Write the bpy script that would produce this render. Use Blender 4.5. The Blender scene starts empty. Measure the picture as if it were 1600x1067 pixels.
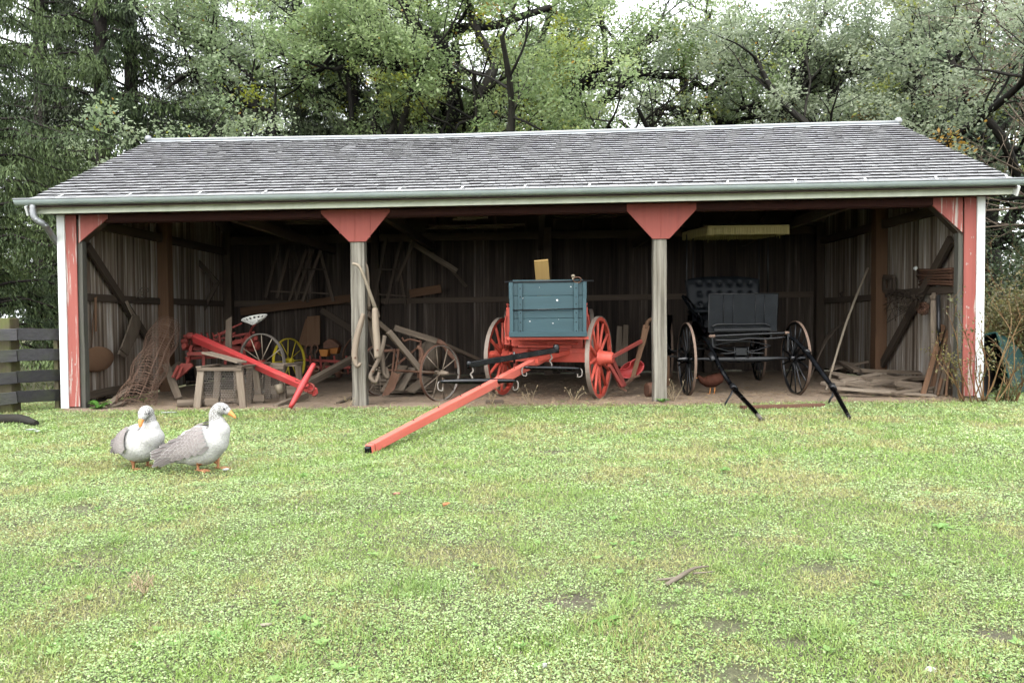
import bpy, math, random
import numpy as np
from mathutils import Vector, Matrix
random.seed(7)
V = Vector
R = math.radians
scene = bpy.context.scene
COL = scene.collection
UP = V((0, 0, 1))
# ------------------------------------------------------------------ camera
CAM_D, CAM_H, FPX = 10.71, 1.2, 1200.0
YAW, PITCH, ROLL = R(1.8), math.atan(35.5 / 1200), R(0.4)
SL = 0.0084                      # the yard rises gently to the right
CP = V((0, -CAM_D, CAM_H))
_F = V((-math.sin(YAW) * math.cos(PITCH), math.cos(YAW) * math.cos(PITCH), -math.sin(PITCH)))
_R = _F.cross(UP).normalized()
_U = _R.cross(_F).normalized()
CR = _R * math.cos(ROLL) - _U * math.sin(ROLL)
CU = _U * math.cos(ROLL) + _R * math.sin(ROLL)

def gz(x, y=0):
    return SL * x

def ray(px, py):
    return _F + CR * ((px - 800) / FPX) + CU * ((533.5 - py) / FPX)

def W(px, py, Y):
    d = ray(px, py)
    return CP + d * ((Y - CP.y) / d.y)

def WX(px, py, X):
    d = ray(px, py)
    return CP + d * ((X - CP.x) / d.x)

def G(px, py, h=0.0):
    d = ray(px, py)
    t = (SL * CP.x + h - CP.z) / (d.z - SL * d.x)
    return CP + d * t

def onG(px, py_any, Y, h=0.0):
    p = W(px, py_any, Y)
    return V((p.x, p.y, gz(p.x) + h))

cam_data = bpy.data.cameras.new("camera")
cam = bpy.data.objects.new("camera", cam_data)
COL.objects.link(cam)
cam.matrix_world = Matrix(((CR.x, CU.x, -_F.x, CP.x), (CR.y, CU.y, -_F.y, CP.y), (CR.z, CU.z, -_F.z, CP.z), (0, 0, 0, 1)))
cam_data.sensor_width = 36
cam_data.lens = 36 * FPX / 1600
cam_data.clip_end = 1000
scene.camera = cam

# ------------------------------------------------------------------ mesh builder
class MB:
    def __init__(s):
        s.v = []; s.f = []; s.uv = []; s.t = []; s.sm = []; s.mi = []

    def face(s, idx, uvs, tone, smooth=False, mi=0):
        s.f.append(tuple(idx)); s.uv.extend(uvs); s.t.append(tone); s.sm.append(smooth); s.mi.append(mi)

    def grid(s, rings, closed=True, tone=None, smooth=True, cap0=False, cap1=False, us=1.0, vlen=None, mi=0):
        tone = random.random() if tone is None else tone
        o = len(s.v); n = len(rings[0]); ou, ov = random.random() * 9, random.random() * 9
        for r in rings: s.v.extend([tuple(p) for p in r])
        acc = [0.0]
        for a, b in zip(rings, rings[1:]):
            acc.append(acc[-1] + (V(b[0]) - V(a[0])).length)
        m = n if closed else n - 1
        for i in range(len(rings) - 1):
            for j in range(m):
                k = (j + 1) % n
                s.face((o + i * n + j, o + i * n + k, o + (i + 1) * n + k, o + (i + 1) * n + j),
                       ((ou + j * us / n, ov + acc[i]), (ou + (j + 1) * us / n, ov + acc[i]),
                        (ou + (j + 1) * us / n, ov + acc[i + 1]), (ou + j * us / n, ov + acc[i + 1])), tone, smooth, mi)
        if cap0: s.face([o + j for j in range(n)][::-1], [(ou, ov + j * .01) for j in range(n)], tone, False, mi)
        if cap1:
            q = o + (len(rings) - 1) * n
            s.face([q + j for j in range(n)], [(ou, ov + j * .01) for j in range(n)], tone, False, mi)

    def beam(s, p0, p1, w, t, up=UP, tone=None, w1=None, t1=None, segs=1, wob=0.0, mi=0):
        """box section bar from p0 to p1; w across, t along 'up'"""
        p0, p1 = V(p0), V(p1); w1 = w if w1 is None else w1; t1 = t if t1 is None else t1
        d = (p1 - p0); L = d.length
        if L < 1e-6: return
        d.normalize(); up = V(up)
        if abs(d.dot(up.normalized())) > .995: up = V((0, 1, 0)) if abs(d.y) < .9 else V((1, 0, 0))
        sd = d.cross(up).normalized(); n = sd.cross(d).normalized()
        tone = random.random() if tone is None else tone
        o = len(s.v); ou, ov = random.random() * 9, random.random() * 9
        for i in range(segs + 1):
            k = i / segs; c = p0 + d * L * k
            if wob and 0 < i < segs: c = c + sd * random.uniform(-wob, wob) + n * random.uniform(-wob, wob)
            a, b = (w + (w1 - w) * k) / 2, (t + (t1 - t) * k) / 2
            if wob: a *= random.uniform(.93, 1.04)
            for x, y in ((-a, -b), (a, -b), (a, b), (-a, b)):
                s.v.append(tuple(c + sd * x + n * y))
        per = (w, t, w, t); us = [0, w, w + t, 2 * w + t, 2 * w + 2 * t]
        for i in range(segs):
            v0, v1 = ov + L * i / segs, ov + L * (i + 1) / segs
            for j in range(4):
                k = (j + 1) % 4
                s.face((o + 4 * i + j, o + 4 * i + k, o + 4 * i + 4 + k, o + 4 * i + 4 + j),
                       ((ou + us[j], v0), (ou + us[j + 1], v0), (ou + us[j + 1], v1), (ou + us[j], v1)), tone, False, mi)
        e = o + 4 * segs
        s.face((o + 3, o + 2, o + 1, o), ((ou, ov), (ou + w, ov), (ou + w, ov + t), (ou, ov + t)), tone, False, mi)
        s.face((e, e + 1, e + 2, e + 3), ((ou, ov), (ou + w, ov), (ou + w, ov + t), (ou, ov + t)), tone, False, mi)

    def box(s, c, sx, sy, sz, tone=None, mi=0):
        c = V(c)
        if sz >= sx and sz >= sy: s.beam(c - UP * sz / 2, c + UP * sz / 2, sx, sy, V((0, 1, 0)), tone, mi=mi)
        elif sx >= sy: s.beam(c - V((sx / 2, 0, 0)), c + V((sx / 2, 0, 0)), sy, sz, UP, tone, mi=mi)
        else: s.beam(c - V((0, sy / 2, 0)), c + V((0, sy / 2, 0)), sx, sz, UP, tone, mi=mi)

    def tube(s, pts, rads, n=8, smooth_k=0, cap=True, tone=None, sq=1.0, up=None, mi=0):
        pts = [V(p) for p in pts]
        if not isinstance(rads, (list, tuple)): rads = [rads] * len(pts)
        rads = list(rads)
        if smooth_k: pts, rads = catmull(pts, rads, smooth_k)
        rings = []; N = None
        for i, p in enumerate(pts):
            d = (pts[min(i + 1, len(pts) - 1)] - pts[max(i - 1, 0)])
            if d.length < 1e-9: d = V((0, 0, 1))
            d.normalize()
            if N is None:
                ref = V(up) if up is not None else (UP if abs(d.z) < .9 else V((0, 1, 0)))
                N = (ref - d * ref.dot(d)).normalized()
            else:
                N = N - d * N.dot(d)
                N = N.normalized() if N.length > 1e-6 else d.orthogonal().normalized()
            B = d.cross(N)
            r = rads[i]; r0, r1 = (r, r * sq) if not isinstance(r, tuple) else r
            rings.append([p + N * (r0 * math.cos(2 * math.pi * j / n)) + B * (r1 * math.sin(2 * math.pi * j / n)) for j in range(n)])
        r_ = rads[0] if not isinstance(rads[0], tuple) else rads[0][0]
        s.grid(rings, True, tone, True, cap, cap, us=max(.02, 6.28 * r_), mi=mi)

    def lathe(s, c, ax, prof, n=20, tone=None, cap=True, mi=0, smooth=True):
        c, ax = V(c), V(ax).normalized(); a = ax.orthogonal().normalized(); b = ax.cross(a)
        rings = [[c + ax * h + (a * math.cos(2 * math.pi * j / n) + b * math.sin(2 * math.pi * j / n)) * r for j in range(n)] for h, r in prof]
        s.grid(rings, True, tone, smooth, cap, cap, us=6.28 * prof[0][1], mi=mi)

    def ring(s, c, ax, r_in, r_out, width, n=48, tone=None, mi=0):
        c, ax = V(c), V(ax).normalized(); a = ax.orthogonal().normalized(); b = ax.cross(a)
        h = width / 2; sec = ((r_in, -h), (r_out, -h), (r_out, h), (r_in, h))
        tone = random.random() if tone is None else tone; o = len(s.v)
        for j in range(n):
            e = a * math.cos(2 * math.pi * j / n) + b * math.sin(2 * math.pi * j / n)
            for r, z in sec: s.v.append(tuple(c + e * r + ax * z))
        st = 6.2832 * r_out / n
        for j in range(n):
            k = (j + 1) % n
            for i in range(4):
                q = (i + 1) % 4
                s.face((o + 4 * j + i, o + 4 * j + q, o + 4 * k + q, o + 4 * k + i),
                       ((i * .05, j * st), (i * .05 + .05, j * st), (i * .05 + .05, (j + 1) * st), (i * .05, (j + 1) * st)), tone, False, mi)

    def prism(s, poly, thick, tone=None, mi=0):
        """flat outline with a thickness vector"""
        tone = random.random() if tone is None else tone
        poly = [V(p) for p in poly]; th = V(thick); n = len(poly); o = len(s.v)
        nn = th.normalized(); e1 = (poly[1] - poly[0]); e1 = (e1 - nn * e1.dot(nn)).normalized(); e2 = nn.cross(e1)
        uv = lambda p: (p.dot(V((1, 0, 0))) + p.y * .7, p.z)
        s.v.extend([tuple(p) for p in poly]); s.v.extend([tuple(p + th) for p in poly])
        s.face([o + i for i in range(n)][::-1], [uv(p) for p in poly][::-1], tone, False, mi)
        s.face([o + n + i for i in range(n)], [uv(p) for p in poly], tone, False, mi)
        for i in range(n):
            k = (i + 1) % n
            s.face((o + i, o + k, o + n + k, o + n + i), (uv(poly[i]), uv(poly[k]), uv(poly[k] + th), uv(poly[i] + th)), tone, False, mi)

    def ell(s, c, rx, ry, rz, n=12, m=8, tone=None, rot=None, mi=0):
        c = V(c); rings = []
        for i in range(m + 1):
            th = math.pi * i / m; rr = max(math.sin(th), .02)
            ring = [V((rx * rr * math.cos(2 * math.pi * j / n), ry * rr * math.sin(2 * math.pi * j / n), -rz * math.cos(th))) for j in range(n)]
            if rot is not None: ring = [rot @ q for q in ring]
            rings.append([c + q for q in ring])
        s.grid(rings, True, tone, True, True, True, us=3 * rx, mi=mi)

    def build(s, name, mat, parent=None, origin=None, bevel=0.0):
        me = bpy.data.meshes.new(name)
        if parent is not None: org = base_of(parent)
        elif origin is not None: org = V(origin)
        else: org = V((0, 0, 0))
        vv = [(a - org.x, b - org.y, c - org.z) for a, b, c in s.v]
        me.from_pydata(vv, [], s.f)
        uvl = me.uv_layers.new(name="UVMap")
        uvl.data.foreach_set("uv", np.array(s.uv, dtype=np.float32).ravel())
        at = me.attributes.new("tone", 'FLOAT', 'FACE')
        at.data.foreach_set("value", np.array(s.t, dtype=np.float32))
        me.polygons.foreach_set("use_smooth", np.array(s.sm, dtype=bool))
        mats = mat if isinstance(mat, (list, tuple)) else [mat]
        for m in mats: me.materials.append(m)
        if len(mats) > 1: me.polygons.foreach_set("material_index", np.array(s.mi, dtype=np.int32))
        me.update()
        o = bpy.data.objects.new(name, me); COL.objects.link(o)
        if parent is not None: o.parent = parent
        else: o.location = org
        if bevel:
            b = o.modifiers.new("bevel", 'BEVEL'); b.width = bevel; b.segments = 1; b.limit_method = 'ANGLE'
        return o

def base_of(o):
    p = V((0, 0, 0))
    while o is not None:
        p = p + o.location; o = o.parent
    return p

def catmull(pts, rads, k):
    P, Q = [], []
    n = len(pts)
    tup = isinstance(rads[0], tuple)
    for i in range(n - 1):
        a, b, c, d = pts[max(i - 1, 0)], pts[i], pts[i + 1], pts[min(i + 2, n - 1)]
        for q in range(k):
            t = q / k
            P.append(0.5 * ((2 * b) + (c - a) * t + (2 * a - 5 * b + 4 * c - d) * t * t + (3 * b - a - 3 * c + d) * t ** 3))
            u = t * t * (3 - 2 * t)
            Q.append(tuple(x + (y - x) * u for x, y in zip(rads[i], rads[i + 1])) if tup else rads[i] + (rads[i + 1] - rads[i]) * u)
    P.append(pts[-1]); Q.append(rads[-1])
    return P, Q

def tag(o, label=None, cat=None, group=None, kind=None):
    if label: o['label'] = label
    if cat: o['category'] = cat
    if group: o['group'] = group
    if kind: o['kind'] = kind
    return o

def thing(name, label, cat, loc, group=None):
    o = bpy.data.objects.new(name, None); COL.objects.link(o)
    o.location = V(loc); o.empty_display_size = .2
    return tag(o, label, cat, group)

def copy_tree(o, parent=None):
    c = o.copy(); COL.objects.link(c); c.parent = parent
    for ch in list(o.children): copy_tree(ch, c)
    return c

def mass(name, verts, faces_n, colors, mat, parent=None, origin=(0, 0, 0), nv=4, smooth=False):
    """numpy mesh: verts (N*nv,3), each face nv verts, colour per face"""
    me = bpy.data.meshes.new(name)
    N = faces_n
    org = base_of(parent) if parent is not None else V(origin)
    verts = verts - np.array(org, dtype=np.float64)
    me.vertices.add(N * nv); me.vertices.foreach_set("co", verts.astype(np.float32).ravel())
    me.loops.add(N * nv); me.loops.foreach_set("vertex_index", np.arange(N * nv, dtype=np.int32))
    me.polygons.add(N); me.polygons.foreach_set("loop_start", np.arange(0, N * nv, nv, dtype=np.int32))
    at = me.attributes.new("hue", 'FLOAT_COLOR', 'FACE')
    c4 = np.ones((N, 4), dtype=np.float32); c4[:, :3] = colors
    at.data.foreach_set("color", c4.ravel())
    me.materials.append(mat); me.update(calc_edges=True)
    o = bpy.data.objects.new(name, me); COL.objects.link(o)
    if parent is not None: o.parent = parent
    else: o.location = org
    return o

# ------------------------------------------------------------------ materials
def nt(name):
    m = bpy.data.materials.new(name); m.use_nodes = True
    n = m.node_tree; b = n.nodes['Principled BSDF']
    return m, n, b

def ramp(n, cols, fac):
    r = n.nodes.new('ShaderNodeValToRGB'); e = r.color_ramp.elements
    while len(e) < len(cols): e.new(.5)
    for i, c in enumerate(cols):
        pos, col = c if isinstance(c[0], float) and len(c) == 2 else (i / (len(cols) - 1), c)
        e[i].position = pos; e[i].color = (*col, 1)
    n.links.new(fac, r.inputs[0]); return r

def noise(n, vec, scale, detail=6, rough=.6, dist=0.0):
    x = n.nodes.new('ShaderNodeTexNoise'); x.inputs['Scale'].default_value = scale
    x.inputs['Detail'].default_value = detail; x.inputs['Roughness'].default_value = rough
    x.inputs['Distortion'].default_value = dist
    if vec is not None: n.links.new(vec, x.inputs['Vector'])
    return x.outputs['Fac']

def math_n(n, op, a, b, clamp=False):
    x = n.nodes.new('ShaderNodeMath'); x.operation = op; x.use_clamp = clamp
    for i, q in enumerate((a, b)):
        if isinstance(q, (int, float)): x.inputs[i].default_value = q
        else: n.links.new(q, x.inputs[i])
    return x.outputs[0]

def mixc(n, fac, a, b, mode='MIX'):
    x = n.nodes.new('ShaderNodeMix'); x.data_type = 'RGBA'; x.blend_type = mode
    for s_, q in ((x.inputs[0], fac), (x.inputs[6], a), (x.inputs[7], b)):
        if isinstance(q, (int, float)): s_.default_value = q
        elif isinstance(q, tuple): s_.default_value = (*q, 1)
        else: n.links.new(q, s_)
    return x.outputs[2]

def surf(name, cols, rough=.75, spec=.3, sc=(38, 2.2, 38), coord='UV', tone=.45, bump=.25, metal=0.0,
         chip=None, stain=None, contrast=1.5, coat=0.0):
    """cols: ramp dark->light driven by stretched noise and per-piece tone.
    chip=(colour, threshold, scale): what shows where the surface has flaked. stain=(colour, amount, scale)"""
    m, n, b = nt(name)
    tc = n.nodes.new('ShaderNodeTexCoord'); mp = n.nodes.new('ShaderNodeMapping')
    mp.inputs['Scale'].default_value = sc; n.links.new(tc.outputs[coord], mp.inputs[0])
    f1 = noise(n, mp.outputs[0], 1.0, 8, .65)
    f1 = math_n(n, 'ADD', math_n(n, 'MULTIPLY', math_n(n, 'SUBTRACT', f1, .5), contrast), .5)
    at = n.nodes.new('ShaderNodeAttribute'); at.attribute_name = 'tone'
    fac = math_n(n, 'ADD', math_n(n, 'MULTIPLY', f1, 1 - tone), math_n(n, 'MULTIPLY', at.outputs['Fac'], tone), True)
    col = ramp(n, cols, fac).outputs[0]
    obj = tc.outputs['Object']
    if stain:
        sf = noise(n, obj, stain[2], 5, .6, .4)
        sf = math_n(n, 'MULTIPLY', math_n(n, 'SUBTRACT', sf, .45), 4 * stain[1], True)
        col = mixc(n, sf, col, stain[0])
    if chip:
        cf = noise(n, obj if coord != 'UV' else mp.outputs[0], chip[2], 9, .72, .3)
        cf = math_n(n, 'MULTIPLY', math_n(n, 'SUBTRACT', cf, chip[1]), 30, True)
        col = mixc(n, cf, col, chip[0])
    n.links.new(col, b.inputs['Base Color'])
    rr = math_n(n, 'ADD', math_n(n, 'MULTIPLY', math_n(n, 'SUBTRACT', f1, .5), .3), rough, True)
    n.links.new(rr, b.inputs['Roughness'])
    b.inputs['Specular IOR Level'].default_value = spec; b.inputs['Metallic'].default_value = metal
    if coat: b.inputs['Coat Weight'].default_value = coat; b.inputs['Coat Roughness'].default_value = .15
    if bump:
        bp = n.nodes.new('ShaderNodeBump'); bp.inputs['Strength'].default_value = bump; bp.inputs['Distance'].default_value = .01
        n.links.new(f1, bp.inputs['Height']); n.links.new(bp.outputs[0], b.inputs['Normal'])
    return m

def leafmat(name, rough=.45, spec=.5, trans=.35, var=.25):
    m, n, b = nt(name)
    at = n.nodes.new('ShaderNodeAttribute'); at.attribute_name = 'hue'
    tc = n.nodes.new('ShaderNodeTexCoord')
    f = noise(n, tc.outputs['Object'], 1.3, 3, .5)
    hs = n.nodes.new('ShaderNodeHueSaturation'); n.links.new(at.outputs['Color'], hs.inputs['Color'])
    n.links.new(math_n(n, 'ADD', math_n(n, 'MULTIPLY', f, var * 2), 1 - var), hs.inputs['Value'])
    n.links.new(hs.outputs[0], b.inputs['Base Color'])
    b.inputs['Roughness'].default_value = rough; b.inputs['Specular IOR Level'].default_value = spec
    if trans:
        tr = n.nodes.new('ShaderNodeBsdfTranslucent'); mx = n.nodes.new('ShaderNodeMixShader')
        n.links.new(hs.outputs[0], tr.inputs[0]); mx.inputs[0].default_value = trans
        n.links.new(b.outputs[0], mx.inputs[1]); n.links.new(tr.outputs[0], mx.inputs[2])
        n.links.new(mx.outputs[0], n.nodes['Material Output'].inputs[0])
    return m

M = {}
M['post'] = surf('weathered_post_wood', [(.04, .034, .026), (.15, .136, .11), (.26, .24, .20), (.36, .335, .285)], .8, .25, sc=(20, .6, 20), stain=((.12, .10, .06), .25, 2.0), bump=.6, contrast=3.4, tone=.3)
M['jamb'] = surf('dark_weathered_jamb', [(.035, .032, .027), (.10, .095, .08), (.17, .165, .145)], .8, .25, sc=(24, .9, 24), stain=((.06, .07, .035), .3, 2.0), bump=.5, contrast=2.2)
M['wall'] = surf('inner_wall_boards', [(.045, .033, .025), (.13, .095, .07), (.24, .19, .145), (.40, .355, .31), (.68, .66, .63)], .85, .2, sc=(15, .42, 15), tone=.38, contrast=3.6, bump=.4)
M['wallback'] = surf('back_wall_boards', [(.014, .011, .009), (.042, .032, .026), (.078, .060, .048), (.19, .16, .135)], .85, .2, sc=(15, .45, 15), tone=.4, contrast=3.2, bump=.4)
M['brownpost'] = surf('brown_timber', [(.06, .036, .022), (.15, .085, .05), (.24, .14, .085)], .8, .2, sc=(35, 1.2, 35), bump=.35)
M['darkwood'] = surf('dark_old_timber', [(.03, .023, .017), (.085, .064, .048), (.16, .125, .098)], .82, .2, sc=(35, 1.4, 35), bump=.35)
M['greywood'] = surf('grey_brown_lumber', [(.045, .034, .025), (.115, .088, .064), (.20, .158, .118), (.31, .26, .205)], .8, .25, sc=(26, 1.4, 26), bump=.4, contrast=2.2, tone=.5)
M['palewood'] = surf('pale_handle_wood', [(.16, .12, .085), (.29, .235, .175), (.40, .34, .26)], .6, .3, sc=(40, 2, 40), bump=.2)
M['tanwood'] = surf('fresh_tan_board', [(.30, .18, .06), (.42, .27, .10), (.50, .34, .14)], .6, .3, sc=(30, 1.5, 30), bump=.1)
M['redsiding'] = surf('faded_red_siding', [(.23, .062, .049), (.325, .092, .074), (.39, .14, .115)], .65, .3, sc=(16, .7, 16), chip=((.45, .38, .34), .565, .9), bump=.3, tone=.35)
M['redsidingshade'] = surf('shaded_red_siding', [(.21, .052, .040), (.29, .074, .057), (.35, .10, .08)], .65, .3, sc=(16, .7, 16), chip=((.30, .2, .17), .73, .55), bump=.25, tone=.35)  # eave shade put into the red; fewer chips than the corner siding
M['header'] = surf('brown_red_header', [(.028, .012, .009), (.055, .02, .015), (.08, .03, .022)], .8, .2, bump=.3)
M['white'] = surf('white_trim_paint', [(.58, .59, .58), (.74, .75, .74), (.82, .83, .82)], .6, .3, sc=(20, 1, 20), stain=((.50, .49, .43), .12, 2.5), chip=((.30, .27, .23), .68, .6), bump=.12, tone=.2)
M['fascia'] = surf('mossy_white_fascia', [(.38, .41, .31), (.58, .61, .50), (.66, .68, .58)], .6, .3, sc=(6, .8, 6), stain=((.22, .27, .15), .22, 2.2), bump=.1, tone=.3)
M['gutter'] = surf('grey_green_zinc_gutter', [(.29, .345, .345), (.39, .45, .45), (.46, .515, .515)], .38, .5, sc=(5, 1.5, 5), stain=((.14, .17, .16), .2, 3.0), bump=.05, metal=.15)
M['galv'] = surf('galvanised_metal', [(.22, .225, .235), (.34, .35, .36), (.46, .47, .48)], .4, .5, sc=(8, 5, 8), bump=.08, metal=.35)
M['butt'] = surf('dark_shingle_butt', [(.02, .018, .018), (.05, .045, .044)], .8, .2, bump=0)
M['shingle'] = surf('wet_cedar_shingle', [(.15, .147, .15), (.27, .268, .276), (.39, .39, .40), (.50, .50, .515)], .40, .55, sc=(14, 3, 14), tone=.42, contrast=1.4, bump=.25, stain=((.10, .09, .09), .22, .9))
M['fence'] = surf('wet_dark_fence_board', [(.012, .011, .011), (.035, .033, .034), (.085, .082, .086)], .5, .4, sc=(3, 25, 25), coord='Object', stain=((.05, .06, .02), .5, 4), bump=.5)
M['fencepost'] = surf('mossy_fence_post', [(.04, .034, .022), (.105, .09, .055), (.17, .15, .095)], .75, .2, stain=((.11, .15, .02), .5, 4), bump=.4)
M['rust'] = surf('rusty_iron', [(.05, .028, .02), (.12, .06, .038), (.21, .115, .075)], .8, .3, sc=(20, 20, 20), coord='Object', bump=.3)
M['rustwire'] = surf('rusty_wire', [(.10, .06, .045), (.19, .115, .08), (.28, .19, .14)], .8, .3, sc=(9, 9, 9), coord='Object', bump=0)
M['wagonred'] = surf('orange_red_wagon_paint', [(.46, .065, .042), (.60, .098, .066), (.68, .145, .105)], .5, .4, sc=(7, 7, 7), coord='Object', chip=((.16, .08, .06), .64, 1.4), stain=((.32, .07, .05), .25, 3.0), bump=.15, tone=.3)
M['tongue'] = surf('tongue_red_paint', [(.55, .10, .075), (.68, .155, .115), (.74, .21, .165)], .5, .4, sc=(12, 1.5, 12), chip=((.20, .12, .09), .63, 1.0), stain=((.42, .12, .09), .2, 3.0), bump=.2, tone=.2)
M['implred'] = surf('bright_red_implement_paint', [(.30, .022, .022), (.44, .042, .042), (.52, .085, .08)], .42, .45, sc=(6, 2, 6), chip=((.28, .15, .12), .64, 1.4), stain=((.36, .14, .11), .3, 2.2), bump=.15)
M['rustred'] = surf('rusty_red_paint', [(.12, .03, .022), (.25, .045, .035), (.34, .08, .062)], .65, .35, sc=(10, 10, 10), coord='Object', chip=((.10, .055, .04), .6, 1.2), bump=.2)
M['blue'] = surf('slate_blue_box_paint', [(.019, .044, .054), (.029, .068, .080), (.046, .096, .110)], .45, .4, sc=(14, 1.0, 14), chip=((.45, .5, .5), .745, 1.3), bump=.12, tone=.35)
M['black'] = surf('glossy_black_paint', [(.003, .0035, .004), (.006, .0065, .008), (.014, .015, .017)], .22, .4, sc=(8, 8, 8), coord='Object', bump=.06)
M['blackdust'] = surf('dusty_black_paint', [(.005, .0055, .006), (.013, .0135, .015), (.045, .044, .044)], .38, .4, sc=(11, 11, 11), coord='Object', bump=.1)
M['leather'] = surf('dusty_black_leather', [(.002, .003, .004), (.0045, .006, .0075), (.011, .014, .017)], .5, .2, sc=(9, 9, 9), coord='Object', stain=((.06, .066, .07), .13, 7), bump=.15)
M['tyre'] = surf('worn_steel_tyre', [(.12, .085, .07), (.24, .19, .155), (.36, .31, .265)], .65, .4, sc=(14, 14, 14), coord='Object', bump=.25)
M['tantyre'] = surf('tan_worn_tyre', [(.07, .048, .036), (.17, .115, .085), (.29, .21, .16)], .7, .3, sc=(9, 9, 9), coord='Object', bump=.1)
M['greyiron'] = surf('grey_old_iron', [(.09, .075, .062), (.19, .165, .14), (.30, .275, .245)], .65, .4, sc=(12, 12, 12), coord='Object', bump=.2)
M['yellow'] = surf('old_yellow_paint', [(.20, .15, .01), (.42, .33, .02), (.5, .42, .06)], .6, .3, sc=(12, 12, 12), coord='Object', chip=((.12, .08, .05), .6, 1.3), bump=.1)
M['orange'] = surf('old_orange_paint', [(.20, .075, .015), (.36, .13, .02), (.44, .19, .04)], .6, .3, sc=(8, 8, 8), coord='Object', chip=((.10, .06, .04), .58, 1.2), bump=.1)
M['seatwhite'] = surf('white_seat_paint', [(.5, .49, .44), (.62, .61, .56), (.7, .69, .65)], .5, .4, sc=(12, 12, 12), coord='Object', chip=((.2, .14, .1), .66, 1.5), bump=.1)
M['ridge'] = surf('pale_ridge_metal', [(.26, .275, .285), (.36, .375, .385), (.46, .475, .49)], .4, .5, sc=(8, 5, 8), bump=.05)
M['stick'] = surf('barkless_stick', [(.09, .07, .05), (.18, .15, .115), (.30, .26, .21)], .8, .2, sc=(30, 3, 30), bump=.3, contrast=2)
M['tin'] = surf('dull_tin', [(.16, .13, .09), (.30, .25, .18), (.4, .36, .28)], .5, .5, sc=(14, 14, 14), coord='Object', bump=.1, metal=.3)
M['rope'] = surf('old_rope', [(.12, .10, .08), (.24, .21, .17)], .9, .1, sc=(60, 60, 60), coord='Object', bump=.2)
M['canvas'] = surf('dark_canopy_cloth', [(.014, .015, .018), (.028, .028, .032)], .8, .2, sc=(8, 8, 8), coord='Object', bump=.1)
M['fringe'] = surf('yellow_canopy_fringe', [(.17, .14, .05), (.28, .23, .10), (.36, .31, .15)], .8, .2, sc=(220, 220, 2), coord='Object', bump=.4)
M['green'] = surf('dark_green_plastic', [(.002, .020, .017), (.003, .032, .026), (.008, .045, .038)], .6, .25, sc=(6, 6, 6), coord='Object', bump=.05)
M['inside'] = surf('black_liner', [(.006, .006, .007), (.014, .014, .014)], .6, .3, sc=(6, 6, 6), coord='Object', bump=.05)
M['bark'] = surf('wet_oak_bark', [(.006, .0055, .005), (.014, .0125, .010), (.03, .027, .021), (.05, .053, .034)], .8, .25, sc=(9, 2.5, 9), bump=.8, contrast=2)
M['sprucebark'] = surf('spruce_bark', [(.015, .013, .012), (.035, .03, .026), (.06, .052, .045)], .85, .2, sc=(12, 3, 12), bump=.8, contrast=2)
M['drystalk'] = surf('dry_stalk', [(.24, .18, .10), (.38, .30, .18), (.5, .42, .28)], .8, .2, bump=0)
M['redstem'] = surf('reddish_stem', [(.10, .05, .025), (.20, .11, .05), (.25, .22, .10)], .7, .3, bump=0)
M['stone'] = surf('pale_stone', [(.5, .46, .44), (.68, .65, .62), (.76, .74, .72)], .6, .3, sc=(20, 20, 20), coord='Object', bump=.3)
M['oakleaf'] = leafmat('oak_leaf', .32, .8, .58)
M['spruceneedle'] = leafmat('spruce_needle', .6, .35, .25, .3)
M['grassleaf'] = leafmat('grass_blade', .45, .45, .35, .12)
M['straw'] = leafmat('straw_bits', .8, .2, .1, .15)
# ------------------------------------------------------------------ world + light
w = bpy.data.worlds.new("World"); scene.world = w; w.use_nodes = True
n = w.node_tree; bg = n.nodes['Background']
sky = n.nodes.new('ShaderNodeTexSky'); sky.sky_type = 'NISHITA'; sky.sun_disc = False
SUN_EL, SUN_AZ = R(52), R(200)
sky.sun_elevation = SUN_EL; sky.sun_rotation = SUN_AZ
sky.air_density = 1.5; sky.dust_density = 6.0; sky.ozone_density = 1.0
hs = n.nodes.new('ShaderNodeHueSaturation'); hs.inputs['Saturation'].default_value = .22
n.links.new(sky.outputs[0], hs.inputs['Color'])
mx = n.nodes.new('ShaderNodeMix'); mx.data_type = 'RGBA'; mx.inputs[0].default_value = .55
n.links.new(hs.outputs[0], mx.inputs[6]); mx.inputs[7].default_value = (9.5, 9.9, 10.2, 1)   # the closed cloud layer
n.links.new(mx.outputs[2], bg.inputs[0]); bg.inputs[1].default_value = .12
sd = bpy.data.lights.new("sun", 'SUN'); sd.energy = 1.0; sd.angle = R(35); sd.color = (1, .98, .95)
so = bpy.data.objects.new("sun", sd); COL.objects.link(so)
# lamp direction equal to the sky's sun: rotation measured clockwise from +Y
sdir = V((math.sin(SUN_AZ) * math.cos(SUN_EL), math.cos(SUN_AZ) * math.cos(SUN_EL), math.sin(SUN_EL)))
so.rotation_euler = sdir.to_track_quat('Z', 'Y').to_euler(); so.location = (0, -6, 20)
scene.view_settings.view_transform = 'Standard'; scene.view_settings.look = 'None'
scene.view_settings.exposure = 1.85; scene.view_settings.gamma = 1
scene.view_settings.use_curve_mapping = False
scene.cycles.max_bounces = 8; scene.cycles.diffuse_bounces = 4; scene.cycles.glossy_bounces = 3
scene.cycles.transmission_bounces = 4; scene.cycles.transparent_max_bounces = 6
scene.cycles.use_denoising = True
scene.cycles.use_adaptive_sampling = True; scene.cycles.adaptive_threshold = .012

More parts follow.
